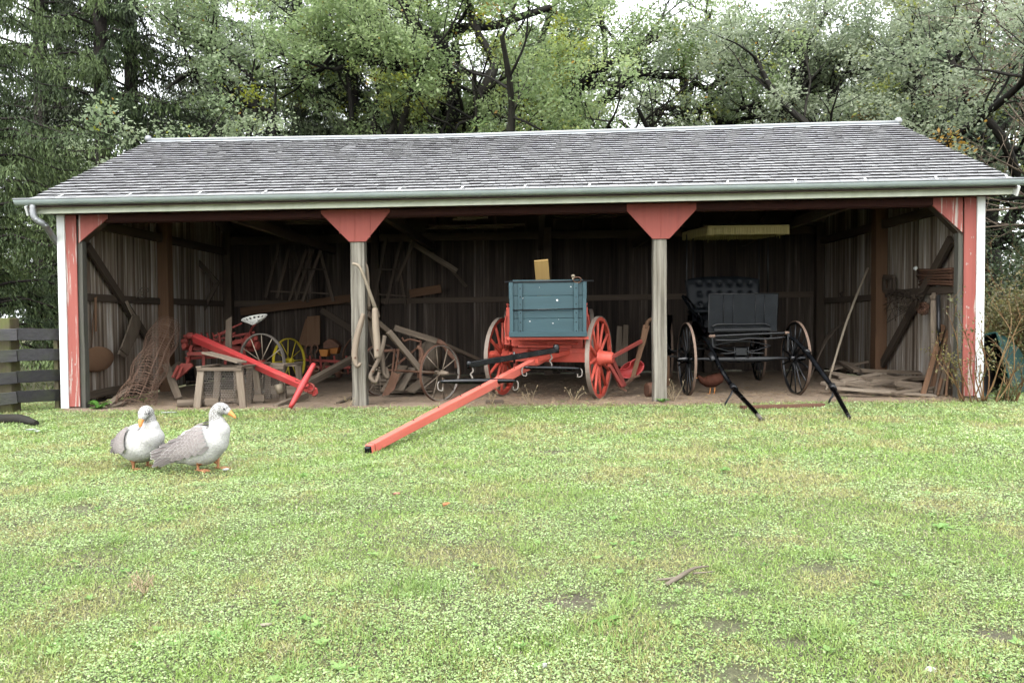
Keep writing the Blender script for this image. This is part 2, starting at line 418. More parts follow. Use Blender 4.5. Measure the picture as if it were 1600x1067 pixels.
# ------------------------------------------------------------------ ground
rng = np.random.default_rng(5)
_tabs = {}
def vn(x, y, sc, seed):
    """smooth value noise 0..1"""
    if seed not in _tabs: _tabs[seed] = np.random.default_rng(seed).random((256, 256))
    T = _tabs[seed]; x = np.asarray(x) / sc + 1000; y = np.asarray(y) / sc + 1000
    xi = np.floor(x).astype(int); yi = np.floor(y).astype(int); fx = x - xi; fy = y - yi
    fx = fx * fx * (3 - 2 * fx); fy = fy * fy * (3 - 2 * fy)
    a = T[xi % 256, yi % 256]; b = T[(xi + 1) % 256, yi % 256]; c = T[xi % 256, (yi + 1) % 256]; d = T[(xi + 1) % 256, (yi + 1) % 256]
    return (a * (1 - fx) + b * fx) * (1 - fy) + (c * (1 - fx) + d * fx) * fy
def fbm(x, y, sc, seed):
    return .5 * vn(x, y, sc, seed) + .3 * vn(x, y, sc / 2.3, seed + 1) + .2 * vn(x, y, sc / 5.1, seed + 2)

def relief(x, y):
    k = np.clip((-.35 - y) / 1.0, 0, 1)
    return k * (.05 * (fbm(x, y, 1.6, 11) - .5) + .02 * (vn(x, y, .35, 14) - .5))

xs = np.concatenate([np.linspace(-300, -14, 14), np.linspace(-12, 12, 161), np.linspace(14, 300, 14)])
ys = np.concatenate([np.linspace(-40, -12, 5), np.linspace(-11, 1, 81), np.linspace(3, 20, 6), np.linspace(40, 500, 10)])
XX, YY = np.meshgrid(xs, ys)
ZZ = SL * np.clip(XX, -60, 60) + relief(XX, YY)
vv = np.stack([XX.ravel(), YY.ravel(), ZZ.ravel()], 1); nx = len(xs)
ff = [(j * nx + i, j * nx + i + 1, (j + 1) * nx + i + 1, (j + 1) * nx + i) for j in range(len(ys) - 1) for i in range(nx - 1)]
me = bpy.data.meshes.new("ground"); me.from_pydata(vv.tolist(), [], ff); me.polygons.foreach_set("use_smooth", np.ones(len(ff), dtype=bool))
ground = bpy.data.objects.new("ground", me); COL.objects.link(ground); tag(ground, kind='structure')
m, n, b = nt('turf_soil'); tc = n.nodes.new('ShaderNodeTexCoord')
f = noise(n, tc.outputs['Object'], 26, 12, .8); f = math_n(n, 'ADD', math_n(n, 'MULTIPLY', math_n(n, 'SUBTRACT', f, .5), 2.6), .5, True); f2 = noise(n, tc.outputs['Object'], .9, 5, .6)
c1 = ramp(n, [(.10, .10, .05), (.23, .23, .12), (.36, .35, .20)], f).outputs[0]
c2 = ramp(n, [(.06, .045, .035), (.20, .155, .125), (.38, .31, .26)], f).outputs[0]
n.links.new(mixc(n, math_n(n, 'MULTIPLY', math_n(n, 'SUBTRACT', f2, .52), 6, True), c1, c2), b.inputs['Base Color'])
b.inputs['Roughness'].default_value = .9
bp = n.nodes.new('ShaderNodeBump'); bp.inputs['Strength'].default_value = 1.0; bp.inputs['Distance'].default_value = .03
n.links.new(f, bp.inputs['Height']); n.links.new(bp.outputs[0], b.inputs['Normal'])
me.materials.append(m)

# ---- bare patches in the turf (soil shows where the cover is thin)
BARE = [(G(915, 950), .17), (G(1165, 930), .09), (G(1040, 955), .08), (G(1160, 1060), .16), (G(870, 706), .15), (G(1280, 890), .10),
        (G(1130, 985), .10), (G(120, 795), .14), (G(1560, 1000), .10), (G(1075, 915), .06), (G(1230, 1010), .08)]
def cover(x, y):
    """0 bare .. 1 full"""
    k = np.ones_like(x)
    for c, r in BARE:
        d = np.sqrt(((x - c.x) / 1.35) ** 2 + ((y - c.y) / .8) ** 2) + .5 * r * (vn(x, y, .12, 31) - .5)
        k = np.minimum(k, np.clip((d - r * .30) / (r * .75), .10, 1))
    e = -.12 + .30 * (fbm(x, y * 0, 1.4, 41) - .5) + .10 * (vn(x, y, .16, 44) - .5)   # where grass gives way to the dirt floor
    inside = (np.abs(x + .1) < 6.45)
    k = np.where(inside, k * np.clip((e - y) / .22, 0, 1), k)
    return k

def visible(N, dmin, dmax, power, pad=.12):
    """points in the camera's ground wedge, denser near"""
    u = rng.random(N)
    if abs(power - 2) < 1e-6: d = dmin * (dmax / dmin) ** u
    else:
        p = 2 - power; d = (dmin ** p + u * (dmax ** p - dmin ** p)) ** (1 / p)
    a = (rng.random(N) * 2 - 1) * (.6667 + pad)
    x = d * (a - math.tan(YAW)); y = -CAM_D + d
    return x, y, d

def leaves(x, y, z, L, Wd, lean, az, twist):
    """diamond blades: base, side, tip, side"""
    N = len(x); b = np.stack([x, y, z], 1)
    dr = np.stack([np.cos(az) * np.cos(lean), np.sin(az) * np.cos(lean), np.sin(lean)], 1)
    h = np.stack([-np.sin(az), np.cos(az), np.zeros(N)], 1)
    n_ = np.cross(dr, h); sd_ = h * np.cos(twist)[:, None] + n_ * np.sin(twist)[:, None]
    tip = b + dr * L[:, None]; mid = b + dr * (L * .5)[:, None]
    s_ = sd_ * (Wd * .5)[:, None]
    return np.stack([b, mid + s_, tip, mid - s_], 1).reshape(-1, 3)

def mixcol(a, b, t): return np.array(a)[None, :] * (1 - t[:, None]) + np.array(b)[None, :] * t[:, None]

def yard(N, kind):
    x, y, d = visible(N, 2.15, 13.0, 1.55)
    k = (x < 9.5) & (x > -9.5); x, y, d = x[k], y[k], d[k]
    mcl = .55 * fbm(x, y, 1.1, 51) + .45 * vn(x, y, .19, 57); mgr = fbm(x, y, .8, 61); br = .6 * fbm(x, y, 1.5, 71) + .4 * vn(x, y, .33, 77)
    cov = cover(x, y)
    if kind == 'clover': keep = rng.random(len(x)) < cov * np.clip((mcl - .36) * 6, .12, 1)
    else: keep = rng.random(len(x)) < np.maximum(cov, 0) * np.clip((.64 - mcl) * 5, .35, 1)
    x, y, d, mcl, mgr, br = (q[keep] for q in (x, y, d, mcl, mgr, br)); N = len(x)
    z = SL * x + relief(x, y); s = np.clip(d / 5.0, .75, 1.7)
    az = rng.random(N) * 6.283
    if kind == 'clover':
        L = (.006 + .011 * rng.random(N) ** 2) * s; Wd = L * (.75 + .3 * rng.random(N))
        z = z + .004 + .026 * rng.random(N) * np.clip(mgr * 1.6, .3, 1)
        v = leaves(x, y, z, L, Wd, rng.normal(.1, .35, N), az, rng.normal(0, .35, N))
        c = mixcol((.24, .38, .085), (.55, .68, .35), np.clip(rng.random(N) * .8 + (mgr - .4) * .8, 0, 1))
        o = rng.random(N) < .05; c[o] = (.35, .36, .12)
    else:
        L = (.016 + .034 * rng.random(N) ** 1.5) * np.clip(s, .8, 1.3); Wd = (.0026 + .002 * rng.random(N)) * s
        v = leaves(x, y, z, L, Wd, rng.normal(.55, .42, N), az, rng.normal(0, .6, N))
        t = np.clip((br - .44) * 7 + rng.normal(0, .22, N), 0, 1)
        c = mixcol((.32, .46, .115), (.46, .46, .18), t) * (.75 + .5 * rng.random((N, 1)))
        o = rng.random(N) < .10; c[o] = np.array((.58, .52, .34)) * (.7 + .5 * rng.random((o.sum(), 1)))
    return v, N, c

v, N, c = yard(760000, 'clover'); tag(mass('clover', v, N, c, M['grassleaf']), 'short pale clover and small broad leaves matting the lawn', 'clover', kind='stuff')
v, N, c = yard(760000, 'grass')
# beyond the ends of the shed and a few taller tufts
tx, ty = [], []
for q, (c0, r, k) in enumerate([(G(660, 930), .18, 900), (G(115, 778), .16, 700), (G(330, 1010), .2, 500), (G(950, 1010), .22, 700), (G(560, 1000), .2, 400),
                  (G(1560, 740), .3, 500), (G(700, 1040), .2, 500), (G(1440, 1030), .2, 500), (G(1035, 640), .1, 200), (G(1110, 730), .2, 250), (G(820, 745), .2, 250),
                  (G(60, 1020), .2, 400), (G(1250, 1000), .2, 300), (G(30, 880), .2, 300)]):
    a = rng.normal(0, r * .6, (k, 2)); tx.append(c0.x + a[:, 0]); ty.append(c0.y + a[:, 1] * .7)
tx, ty = np.concatenate(tx), np.concatenate(ty); k = len(tx)
tk = rng.random(len(tx)) < .5; tx, ty = tx[tk], ty[tk]; k = len(tx)
v2 = leaves(tx, ty, SL * tx + relief(tx, ty), .025 + .04 * rng.random(k), .003 + .002 * rng.random(k), rng.normal(1.0, .35, k), rng.random(k) * 6.28, rng.normal(0, .6, k))
c2_ = mixcol((.18, .33, .07), (.36, .48, .16), rng.random(k))
# scattered small tufts and low plantain-like rosettes break up the mat
tcx, tcy, td_ = visible(150, 2.4, 11.0, 1.2); kk = 55
ux = np.repeat(tcx, kk) + rng.normal(0, .035, 150 * kk) ; uy = np.repeat(tcy, kk) + rng.normal(0, .03, 150 * kk); nu_ = len(ux)
sizes = np.repeat(rng.uniform(.7, 1.5, 150), kk)
v4 = leaves(ux, uy, SL * ux + relief(ux, uy), (.03 + .04 * rng.random(nu_)) * sizes, .003 + .002 * rng.random(nu_), rng.normal(.8, .4, nu_), rng.random(nu_) * 6.28, rng.normal(0, .6, nu_))
c4_ = mixcol((.20, .36, .08), (.42, .50, .18), np.clip(np.repeat(rng.random(150), kk) * .7 + rng.random(nu_) * .3, 0, 1))
rcx, rcy, rd_ = visible(420, 2.3, 11.5, 1.3); kr = 8
wx, wy = np.repeat(rcx, kr), np.repeat(rcy, kr); nw = len(wx); rs_ = np.repeat(rng.uniform(.016, .036, 420), kr)
v5 = leaves(wx, wy, SL * wx + relief(wx, wy) + .012, rs_ * rng.uniform(.7, 1.2, nw), rs_ * .5, rng.uniform(.1, .55, nw), np.tile(np.arange(kr) * .785, 420) + rng.normal(0, .2, nw), rng.normal(0, .3, nw))
c5_ = mixcol((.16, .31, .07), (.30, .45, .14), np.clip(np.repeat(rng.random(420), kr) * .8 + rng.random(nw) * .2, 0, 1))
xb, yb = rng.uniform(-26, 26, 90000), rng.uniform(1.5, 26, 90000)
k2 = (np.abs(xb) > 6.9) | (yb > 6.2); xb, yb = xb[k2], yb[k2]; kb = len(xb)
v3 = leaves(xb, yb, SL * xb, .05 + .10 * rng.random(kb), .012 + .012 * rng.random(kb), rng.normal(.9, .35, kb), rng.random(kb) * 6.28, rng.normal(0, .6, kb))
c3_ = mixcol((.09, .16, .04), (.22, .22, .08), rng.random(kb))
tag(mass('grass', np.concatenate([v, v2, v3, v4, v5]), N + k + kb + nu_ + nw, np.concatenate([c, c2_, c3_, c4_, c5_]), M['grassleaf']), 'short patchy grass of the yard', 'grass', kind='stuff')
del v, v2, v3
# ------------------------------------------------------------------ the shed
YB = 5.68                                   # inside depth
XL, XR = W(97, 480, 0).x, W(1531, 480, 0).x    # outer faces of the side walls
def zt(x, z): return z + gz(x)              # everything follows the slope of the yard
fz = W(800, 320, -.30).z                    # fascia bottom edge at x ~ 0
shed = thing('wagon_shed', 'long open-fronted red shed with grey shingle roof and white corner boards', 'shed', (0, 2.8, 0))
H0 = fz                                     # eave underside height
def S_(x, y, z): return V((x, y, z + SL * x))

# dirt floor (its front edge wanders like the turf does)
fv, ff = [], []
NX, NY = 150, 30
for j in range(NY + 1):
    for i in range(NX + 1):
        x = XL + .05 + (XR - XL - .1) * i / NX
        y0 = -.40; y = y0 + (YB - y0) * (j / NY) ** 1.3
        z = .004 + .035 * float(fbm(x, y, .9, 81) - .35) * min(1, j / 3) + .010 * float(vn(x, y, .22, 84)) * min(1, j / 3)
        fv.append((x, y, max(z, .004) + SL * x))
for j in range(NY):
    for i in range(NX):
        a = j * (NX + 1) + i; ff.append((a, a + 1, a + NX + 2, a + NX + 1))
me = bpy.data.meshes.new('dirt_floor'); me.from_pydata(fv, [], ff); me.polygons.foreach_set('use_smooth', np.ones(len(ff), dtype=bool))
df = bpy.data.objects.new('dirt_floor', me); COL.objects.link(df); tag(df, kind='structure')
m, n, b = nt('packed_dirt'); tc = n.nodes.new('ShaderNodeTexCoord')
f = noise(n, tc.outputs['Object'], 7, 12, .72); f2 = noise(n, tc.outputs['Object'], 1.1, 4, .5)
c1 = ramp(n, [(.12, .085, .056), (.27, .20, .14), (.42, .325, .235)], f).outputs[0]
n.links.new(mixc(n, math_n(n, 'MULTIPLY', math_n(n, 'SUBTRACT', f2, .45), 3, True), c1, (.20, .145, .10)), b.inputs['Base Color'])
b.inputs['Roughness'].default_value = .95
bp = n.nodes.new('ShaderNodeBump'); bp.inputs['Strength'].default_value = .9; bp.inputs['Distance'].default_value = .03
n.links.new(f, bp.inputs['Height']); n.links.new(bp.outputs[0], b.inputs['Normal']); me.materials.append(m)
# straw litter on it
K = 30000
x = rng.uniform(XL + .2, XR - .2, K); y = -.35 + 5.0 * rng.random(K) ** 1.5
kp = rng.random(K) < np.clip((fbm(x, y, .8, 91) - .3) * 3, .1, 1) * np.where(x > -1.5, 1, .35)
x, y = x[kp], y[kp]; K = len(x)
v = leaves(x, y, SL * x + .022 + .02 * rng.random(K), .03 + .07 * rng.random(K), .004 + .004 * rng.random(K), rng.normal(0, .12, K), rng.random(K) * 6.28, rng.normal(0, .4, K))
tag(mass('straw_litter', v, K, mixcol((.20, .13, .075), (.48, .37, .22), rng.random(K) ** 1.5), M['straw']), 'loose straw and chaff scattered over the dirt floor', 'straw', kind='stuff')

# board walls with gaps
def boards(mb, p0, p1, z0, z1f, t, wmin, wmax, gap, out):
    """vertical boards from p0 to p1 (ground points); z1f(k) top height"""
    d = (p1 - p0); L = d.length; d.normalize(); q = 0
    while q < L:
        w_ = min(random.uniform(wmin, wmax), L - q)
        if w_ < .03: break
        k = (q + w_ / 2) / L; c = p0 + d * (q + w_ / 2) + out * random.uniform(-.004, .004)
        zz = z0 + random.uniform(0, .05)
        mb.beam(S_(c.x, c.y, zz), S_(c.x, c.y, z1f(k)), w_ - gap, t, out, segs=1)
        q += w_
ridgeY = 2.99; eaveY = -.45
zE = W(800, 303, eaveY).z                      # top of the shingle edge
zR = W(800, 209, ridgeY).z                     # ridge
slope = (zR - zE) / (ridgeY - eaveY)
def roofz(y, under=.14): return zE + slope * ((y - eaveY) if y <= ridgeY else (2 * ridgeY - y - eaveY)) - under
mb = MB(); boards(mb, V((XL + .035, .02, 0)), V((XL + .035, YB, 0)), .06, lambda k: roofz(YB * k), .022, .11, .24, .006, V((1, 0, 0)))
mb.build('side_wall', M['wall'], shed, bevel=0)
mb = MB(); boards(mb, V((XR - .035, .02, 0)), V((XR - .035, YB, 0)), .06, lambda k: roofz(YB * k), .022, .11, .24, .006, V((1, 0, 0)))
mb.build('side_wall', M['wall'], shed)
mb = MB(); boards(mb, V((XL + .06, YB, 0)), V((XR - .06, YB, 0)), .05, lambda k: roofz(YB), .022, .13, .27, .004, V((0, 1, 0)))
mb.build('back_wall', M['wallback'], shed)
# a second skin of boards outside so that little light leaks through
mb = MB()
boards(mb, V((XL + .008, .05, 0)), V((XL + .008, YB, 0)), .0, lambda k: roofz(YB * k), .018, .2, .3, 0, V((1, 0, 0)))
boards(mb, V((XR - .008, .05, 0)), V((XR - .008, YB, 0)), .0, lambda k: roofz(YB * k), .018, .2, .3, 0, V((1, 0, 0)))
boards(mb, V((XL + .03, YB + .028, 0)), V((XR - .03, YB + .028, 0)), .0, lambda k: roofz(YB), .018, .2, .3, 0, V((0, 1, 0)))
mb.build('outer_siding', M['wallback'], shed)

# roof deck + shingles
X0, X1 = W(38, 306, eaveY).x, W(1594, 286, eaveY).x
def sag(x, y):
    """the old ridge sags a little left of the middle"""
    k = max(0.0, 1 - abs((x + 1.5) / 6.5)) ; s_ = (y - eaveY) / (ridgeY - eaveY) if y < ridgeY else (2 * ridgeY - eaveY - y) / (ridgeY - eaveY)
    return -.055 * k * max(0, s_)
def RP(x, s_, up=0.0, back=False):
    """point on the roof slope: s_ 0 eave .. 1 ridge"""
    y = eaveY + (ridgeY - eaveY) * s_
    z = zE + (zR - zE) * s_ + up + sag(x, y)
    if back: y = 2 * ridgeY - y
    return S_(x, y, z)
deck = MB()
for bk in (False, True):
    pts = [[RP(X0 + .03 + (X1 - X0 - .06) * i / 24, s_, -.035, bk) for i in range(25)] for s_ in (.0, .33, .66, 1)]
    pt2 = [[p - UP * .02 for p in r_] for r_ in pts]
    deck.grid(pts, False, .3, False); deck.grid(pt2, False, .3, False)
deck.build('roof_deck', M['darkwood'], shed)
sh = MB(); SLL = math.hypot(ridgeY - eaveY, zR - zE); NC = 25; ex = SLL / NC
nrm = V((0, -(zR - zE), (ridgeY - eaveY))).normalized(); dn = V((0, -(ridgeY - eaveY), -(zR - zE))).normalized()
for bk in (False, True):
    for c in range(NC):
        s_ = c / NC; x = X0 + random.uniform(-.02, .0)
        while x < X1 - .02:
            w_ = random.uniform(.075, .20); xe = min(x + w_ - .004, X1 + random.uniform(-.01, .02))
            tn = min(1, max(0, random.gauss(.5, .26)))
            dz = random.uniform(0, .006); lo = random.uniform(-.007, .007)
            a0, a1 = RP(x, s_, 0, bk), RP(xe, s_, 0, bk)
            d_ = V((dn.x, dn.y if not bk else -dn.y, dn.z)); n_ = V((0, nrm.y if not bk else -nrm.y, nrm.z))
            b0, b1 = a0 + d_ * lo + n_ * (.038 + dz), a1 + d_ * lo + n_ * (.038 + dz + random.uniform(-.003, .003))
            t0, t1 = RP(x, min(1, s_ + 1.9 / NC), 0, bk) + n_ * .0, RP(xe, min(1, s_ + 1.9 / NC), 0, bk)
            o = len(sh.v); lowv = n_ * .034
            sh.v += [tuple(q) for q in (b0, b1, t1, t0, b0 - lowv, b1 - lowv, t1 - lowv, t0 - lowv)]
            u, vq = random.random() * 9, random.random() * 9; ww = xe - x
            U4 = ((u, vq), (u + ww, vq), (u + ww, vq + .28), (u, vq + .28)); E4 = ((u, vq), (u + ww, vq), (u + ww, vq + .02), (u, vq + .02))
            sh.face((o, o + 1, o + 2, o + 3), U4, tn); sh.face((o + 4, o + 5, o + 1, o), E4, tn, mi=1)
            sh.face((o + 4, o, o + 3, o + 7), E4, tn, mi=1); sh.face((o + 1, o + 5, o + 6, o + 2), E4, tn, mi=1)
            x += w_
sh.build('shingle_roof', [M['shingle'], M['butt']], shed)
# ridge cap: two folded strips on a round roll, ball finials
mb = MB(); nS = 24
for bk in (False, True):
    r_ = [[RP(X0 + (X1 - X0) * i / nS, s_, .035, bk) for i in range(nS + 1)] for s_ in (.958, .9985)]
    lo = [[q - UP * .012 for q in row] for row in r_]
    mb.grid(r_ + lo[::-1], False, .5, False)
mb.tube([RP(X0 + (X1 - X0) * i / nS, 1, .05) for i in range(nS + 1)], .028, 8)
mb.build('ridge_cap', M['ridge'], shed)
for xx in (X0 - .02, X1 + .02):
    f_ = MB(); c = RP(xx, 1, .065); f_.ell(c, .065, .065, .065, 16, 10); f_.lathe(c - V((0, 0, .11)), UP, [(0, .05), (.03, .045), (.05, .03), (.07, .03)], 12)
    f_.build('finial', M['galv'], shed)
# rake boards on the gable edges
for xx in (X0 + .02, X1 - .02):
    for bk in (False, True):
        r_ = MB(); r_.beam(RP(xx, .0, -.10, bk), RP(xx, .995, -.10, bk), .025, .13, tone=.6); r_.build('rake_board', M['white'], shed, bevel=.003)
# gable siding
for xx in (XL - .012, XR + .012):
    g = MB(); y = 0.0
    while y < YB:
        w_ = .2; top = min(roofz(y), roofz(min(y + w_, YB)))
        g.beam(S_(xx, y + w_ / 2, .05), S_(xx, y + w_ / 2, top), w_ - .004, .018, V((1, 0, 0))); y += w_
    g.build('gable_siding', M['redsiding'], shed)
# fascia
FX0, FX1 = W(53, 330, -.33).x, W(1588, 300, -.33).x
zf0, zf1 = W(800, 319.5, -.33).z, W(800, 303, -.33).z
mb = MB(); mb.prism([S_(FX0, -.345, zf0), S_(FX1, -.345, zf0), S_(FX1, -.345, zf1 + .02), S_(FX0, -.345, zf1 + .02)], V((0, .024, 0)), .6)
mb.build('fascia_board', M['fascia'], shed, bevel=.003)
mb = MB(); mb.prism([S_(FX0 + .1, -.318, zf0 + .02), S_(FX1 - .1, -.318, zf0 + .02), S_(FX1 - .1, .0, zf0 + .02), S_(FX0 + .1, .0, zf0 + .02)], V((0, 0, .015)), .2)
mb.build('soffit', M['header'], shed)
# gutter: half-round trough, rolled front lip, joints, straps
gt = thing('gutter', None, None, (0, 0, 0)); gt.parent = shed; gt.location = -shed.location
GX0, GX1 = W(24, 320, -.45).x, W(1604, 290, -.45).x
gr = .072; gy = -.425; gzc = W(800, 296.5, gy).z + .0
mb = MB(); prof = [(math.cos(a), math.sin(a)) for a in [math.pi + math.pi * i / 12 for i in range(13)]]
def gcs(x, rr): return [S_(x, gy + c_ * rr, gzc + s_ * rr * 1.12) for c_, s_ in prof]
nG = 30; xsG = [GX0 + (GX1 - GX0) * i / nG for i in range(nG + 1)]
mb.grid([gcs(x, gr) for x in xsG], False, .5, True); mb.grid([gcs(x, gr - .004) for x in xsG], False, .5, True)
for xe in (GX0, GX1): mb.prism(gcs(xe, gr), V((.004, 0, 0)), .4)
for i in range(1, 8):
    x = GX0 + (GX1 - GX0) * (i - .35 + random.uniform(-.1, .1)) / 7.6
    mb.grid([gcs(x, gr + .004), gcs(x + .035, gr + .004)], False, .3, True)
g1 = mb.build('trough', M['gutter'], gt)
mb = MB(); mb.tube([S_(x, gy - gr, gzc + .002) for x in xsG], .011, 8); mb.build('front_lip', M['galv'], gt)
for i, px in enumerate((80, 189, 299, 403, 513, 615, 714, 813, 915, 1020, 1133, 1240, 1350, 1462, 1573)):
    x = W(px, 300, gy).x; st = MB()
    a = S_(x, gy - gr, gzc + .008); b_ = RP(x + .02, .0, .055); c_ = RP(x + .07, .05, .066)
    st.beam(a, b_, .026, .005, UP); st.beam(b_, c_, .024, .005, UP); st.build('gutter_strap', M['white'], gt)
# downspout
dx = W(52, 330, gy).x; mb = MB()
pts = [S_(dx, gy, gzc - .06), S_(dx, gy, gzc - .20), S_(dx + .03, gy + .02, gzc - .27), S_(dx + .10, gy + .09, gzc - .34), S_(XL - .06, -.02, gzc - .52), S_(XL - .03, .06, gzc - .62), S_(XL - .05, .12, gzc - 1.0)]
mb.tube(pts, .042, 14, 3)
for q in pts[2:4]: mb.tube([q - V((0, 0, .012)), q + V((.004, 0, .012))], .046, 14)
mb.build('downspout', M['galv'], shed)

# corner boards, red panels, jamb posts
def strip(name, x0, x1, z0, z1, y, t, mat, bev=.003, tone=None, segs=1):
    q = MB(); xm = (x0 + x1) / 2; q.beam(S_(xm, y, z0), S_(xm, y, z1), x1 - x0, t, V((0, 1, 0)), tone); return q.build(name, mat, shed, bevel=bev)
zb = zf0 + .03
strip('corner_board', W(92, 480, -.05).x, W(104, 480, -.05).x, .03, zb, -.045, .03, M['white'])
strip('corner_board', W(1525, 480, -.05).x, W(1537.5, 480, -.05).x, .03, zb, -.045, .03, M['white'])
xa, xb_ = W(104.5, 480, -.03).x, W(122, 480, -.03).x
strip('red_siding', xa, xb_, .05, zb, -.028, .022, M['redsiding'])
xc, xd = W(1505, 480, -.03).x, W(1524.5, 480, -.03).x
strip('red_siding', xc, xd, .05, zb, -.028, .022, M['redsiding'])
JL0, JL1 = W(122.5, 500, 0).x, W(131, 500, 0).x
JR0, JR1 = W(1496, 500, 0).x, W(1504, 500, 0).x
def post(x0, x1, z1, name='front_post'):
    dp = .17 if name == 'front_post' else .11
    q = MB(); xm = (x0 + x1) / 2; q.beam(S_(xm, dp / 2, -.02), S_(xm, dp / 2, z1), x1 - x0, dp, V((0, 1, 0)), random.uniform(.4, .6), segs=10, wob=.0025); return q.build(name, M['post' if name == 'front_post' else 'jamb'], shed, bevel=.006)
ztop = zb - .06
post(JL0, JL1, ztop, 'corner_post'); post(JR0, JR1, ztop, 'corner_post')
P1a, P1b = W(548.5, 500, 0).x, W(570.5, 500, 0).x
P2a, P2b = W(1021, 500, 0).x, W(1042, 500, 0).x
post(P1a, P1b, ztop); post(P2a, P2b, ztop)
# header timber behind the siding
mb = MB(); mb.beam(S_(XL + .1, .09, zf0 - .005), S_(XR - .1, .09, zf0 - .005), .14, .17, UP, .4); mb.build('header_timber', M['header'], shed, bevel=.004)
# gussets / red siding triangles (front face at y=-.02)
def gus(pts, name='red_gusset', mat='redsidingshade', nb=2):
    ps = [W(a, b_, -.028) for a, b_ in pts]; q = MB(); q.prism(ps, V((0, .026, 0)), random.random()); o = q.build(name, M[mat], shed, bevel=.003)
    return o
gus([(545.5, 378), (571.5, 377.5), (609, 331), (608.5, 316), (501, 318), (501.5, 334)])
gus([(1019.5, 373.5), (1046, 373), (1088.5, 327), (1088, 312), (979, 314), (979.5, 330)])
gus([(122.6, 380), (168, 341), (168, 320), (122.6, 320)], mat='redsiding'); gus([(1504.6, 364), (1504.6, 300), (1458, 300), (1458, 322)], mat='redsiding')
# battens seams on the gussets
mb = MB()
for (px, y0, y1) in ((531, 366, 322), (554, 377, 322), (578, 372, 322), (1008, 360, 318), (1033, 373, 318), (1059, 357, 318)):
    mb.beam(W(px, y0 - 1, -.031), W(px, y1, -.031), .012, .006, V((0, 1, 0)))
mb.build('siding_batten', M['redsidingshade'], shed)
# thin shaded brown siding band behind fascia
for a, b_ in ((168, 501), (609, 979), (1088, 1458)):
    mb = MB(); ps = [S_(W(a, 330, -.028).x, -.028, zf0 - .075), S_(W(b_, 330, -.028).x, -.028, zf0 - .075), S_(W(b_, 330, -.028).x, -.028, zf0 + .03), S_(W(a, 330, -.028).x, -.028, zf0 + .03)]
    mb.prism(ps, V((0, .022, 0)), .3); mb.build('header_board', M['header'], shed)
# knee braces at the end bays
for a, b_ in (((126, 378), (178, 331)), ((1501, 366), (1451, 316))):
    q = MB(); q.beam(W(a[0], a[1] + 2, .07), W(b_[0], b_[1] + 2, .07), .14, .05, V((0, 0, 1))); q.build('knee_brace', M['darkwood'], shed, bevel=.004)

# inner posts, rails, braces
def ipost(x, y, w_=.2, mat='brownpost', z1=None):
    q = MB(); q.beam(S_(x, y, 0), S_(x, y, roofz(y) - .02 if z1 is None else z1), w_, w_, V((0, 1, 0)), segs=4, wob=.003); q.build('wall_post', M[mat], shed, bevel=.006)
xiL, xiR = XL + .05, XR - .05
ipost(xiL + .10, 2.75); ipost(xiR - .10, 2.75)
for x in (xiL + .10, -3.4, 0.25, 3.6, xiR - .10): ipost(x, YB - .12, .17, 'darkwood')
def wb(p, q_, w_, t_, mat='darkwood', name='wall_rail', up=V((1, 0, 0))):
    q = MB(); q.beam(p, q_, w_, t_, up, segs=5, wob=.003); return q.build(name, M[mat], shed, bevel=.003)
zrL = WX(139, 465, xiL).z - SL * xiL
wb(S_(xiL + .03, .17, zrL), S_(xiL + .03, 2.64, zrL - .01), .115, .05); wb(S_(xiL + .03, 2.86, zrL), S_(xiL + .03, YB - .25, zrL), .115, .05)
zrR = WX(1489, 452, xiR).z - SL * xiR
wb(S_(xiR - .03, .17, zrR), S_(xiR - .03, 2.64, zrR), .115, .05); wb(S_(xiR - .03, 2.86, zrR - .05), S_(xiR - .03, YB - .25, zrR - .05), .115, .05)
wb(S_(xiL + .04, .17, .16), S_(xiL + .04, 2.64, .20), .12, .06, 'greywood'); wb(S_(xiR - .04, .17, .10), S_(xiR - .04, 2.64, .12), .12, .06, 'darkwood')
zBk = WX(700, 468, 0).z if False else W(700, 468, YB - .06).z
wb(S_(xiL + .2, YB - .05, zBk), S_(xiR - .2, YB - .05, zBk), .12, .05, up=V((0, 1, 0)))
wb(S_(xiL + .1, YB - .09, roofz(YB) - .12), S_(xiR - .1, YB - .09, roofz(YB) - .12), .16, .14, up=V((0, 1, 0)), name='wall_plate')
# side wall braces
wb(WX(136, 384, xiL + .085), WX(229, 527, xiL + .085), .13, .06, name='wall_brace')
wb(WX(1486, 374, xiR - .085), WX(1378, 570, xiR - .085), .14, .06, name='wall_brace')
wb(W(297, 396, 4.4), W(340, 442, 4.4), .09, .05, name='roof_brace', up=V((0, 1, 0))); wb(W(341, 440, 4.6), W(298, 520, 4.6), .08, .05, name='wall_brace', up=V((0, 1, 0)))
wb(W(1316, 456, 4.6), W(1357, 556, 4.6), .11, .05, name='wall_brace', up=V((0, 1, 0)))
wb(W(641, 378, YB - .3), W(714, 424, YB - .3), .11, .06, 'greywood', 'roof_brace', V((0, 1, 0))); wb(W(704, 420, YB - .25), W(729, 448, YB - .25), .06, .05, 'greywood', 'roof_brace', V((0, 1, 0)))
wb(W(502, 484, YB - .12), W(552, 516, YB - .12), .13, .05, 'darkwood', 'wall_brace', V((0, 1, 0)))
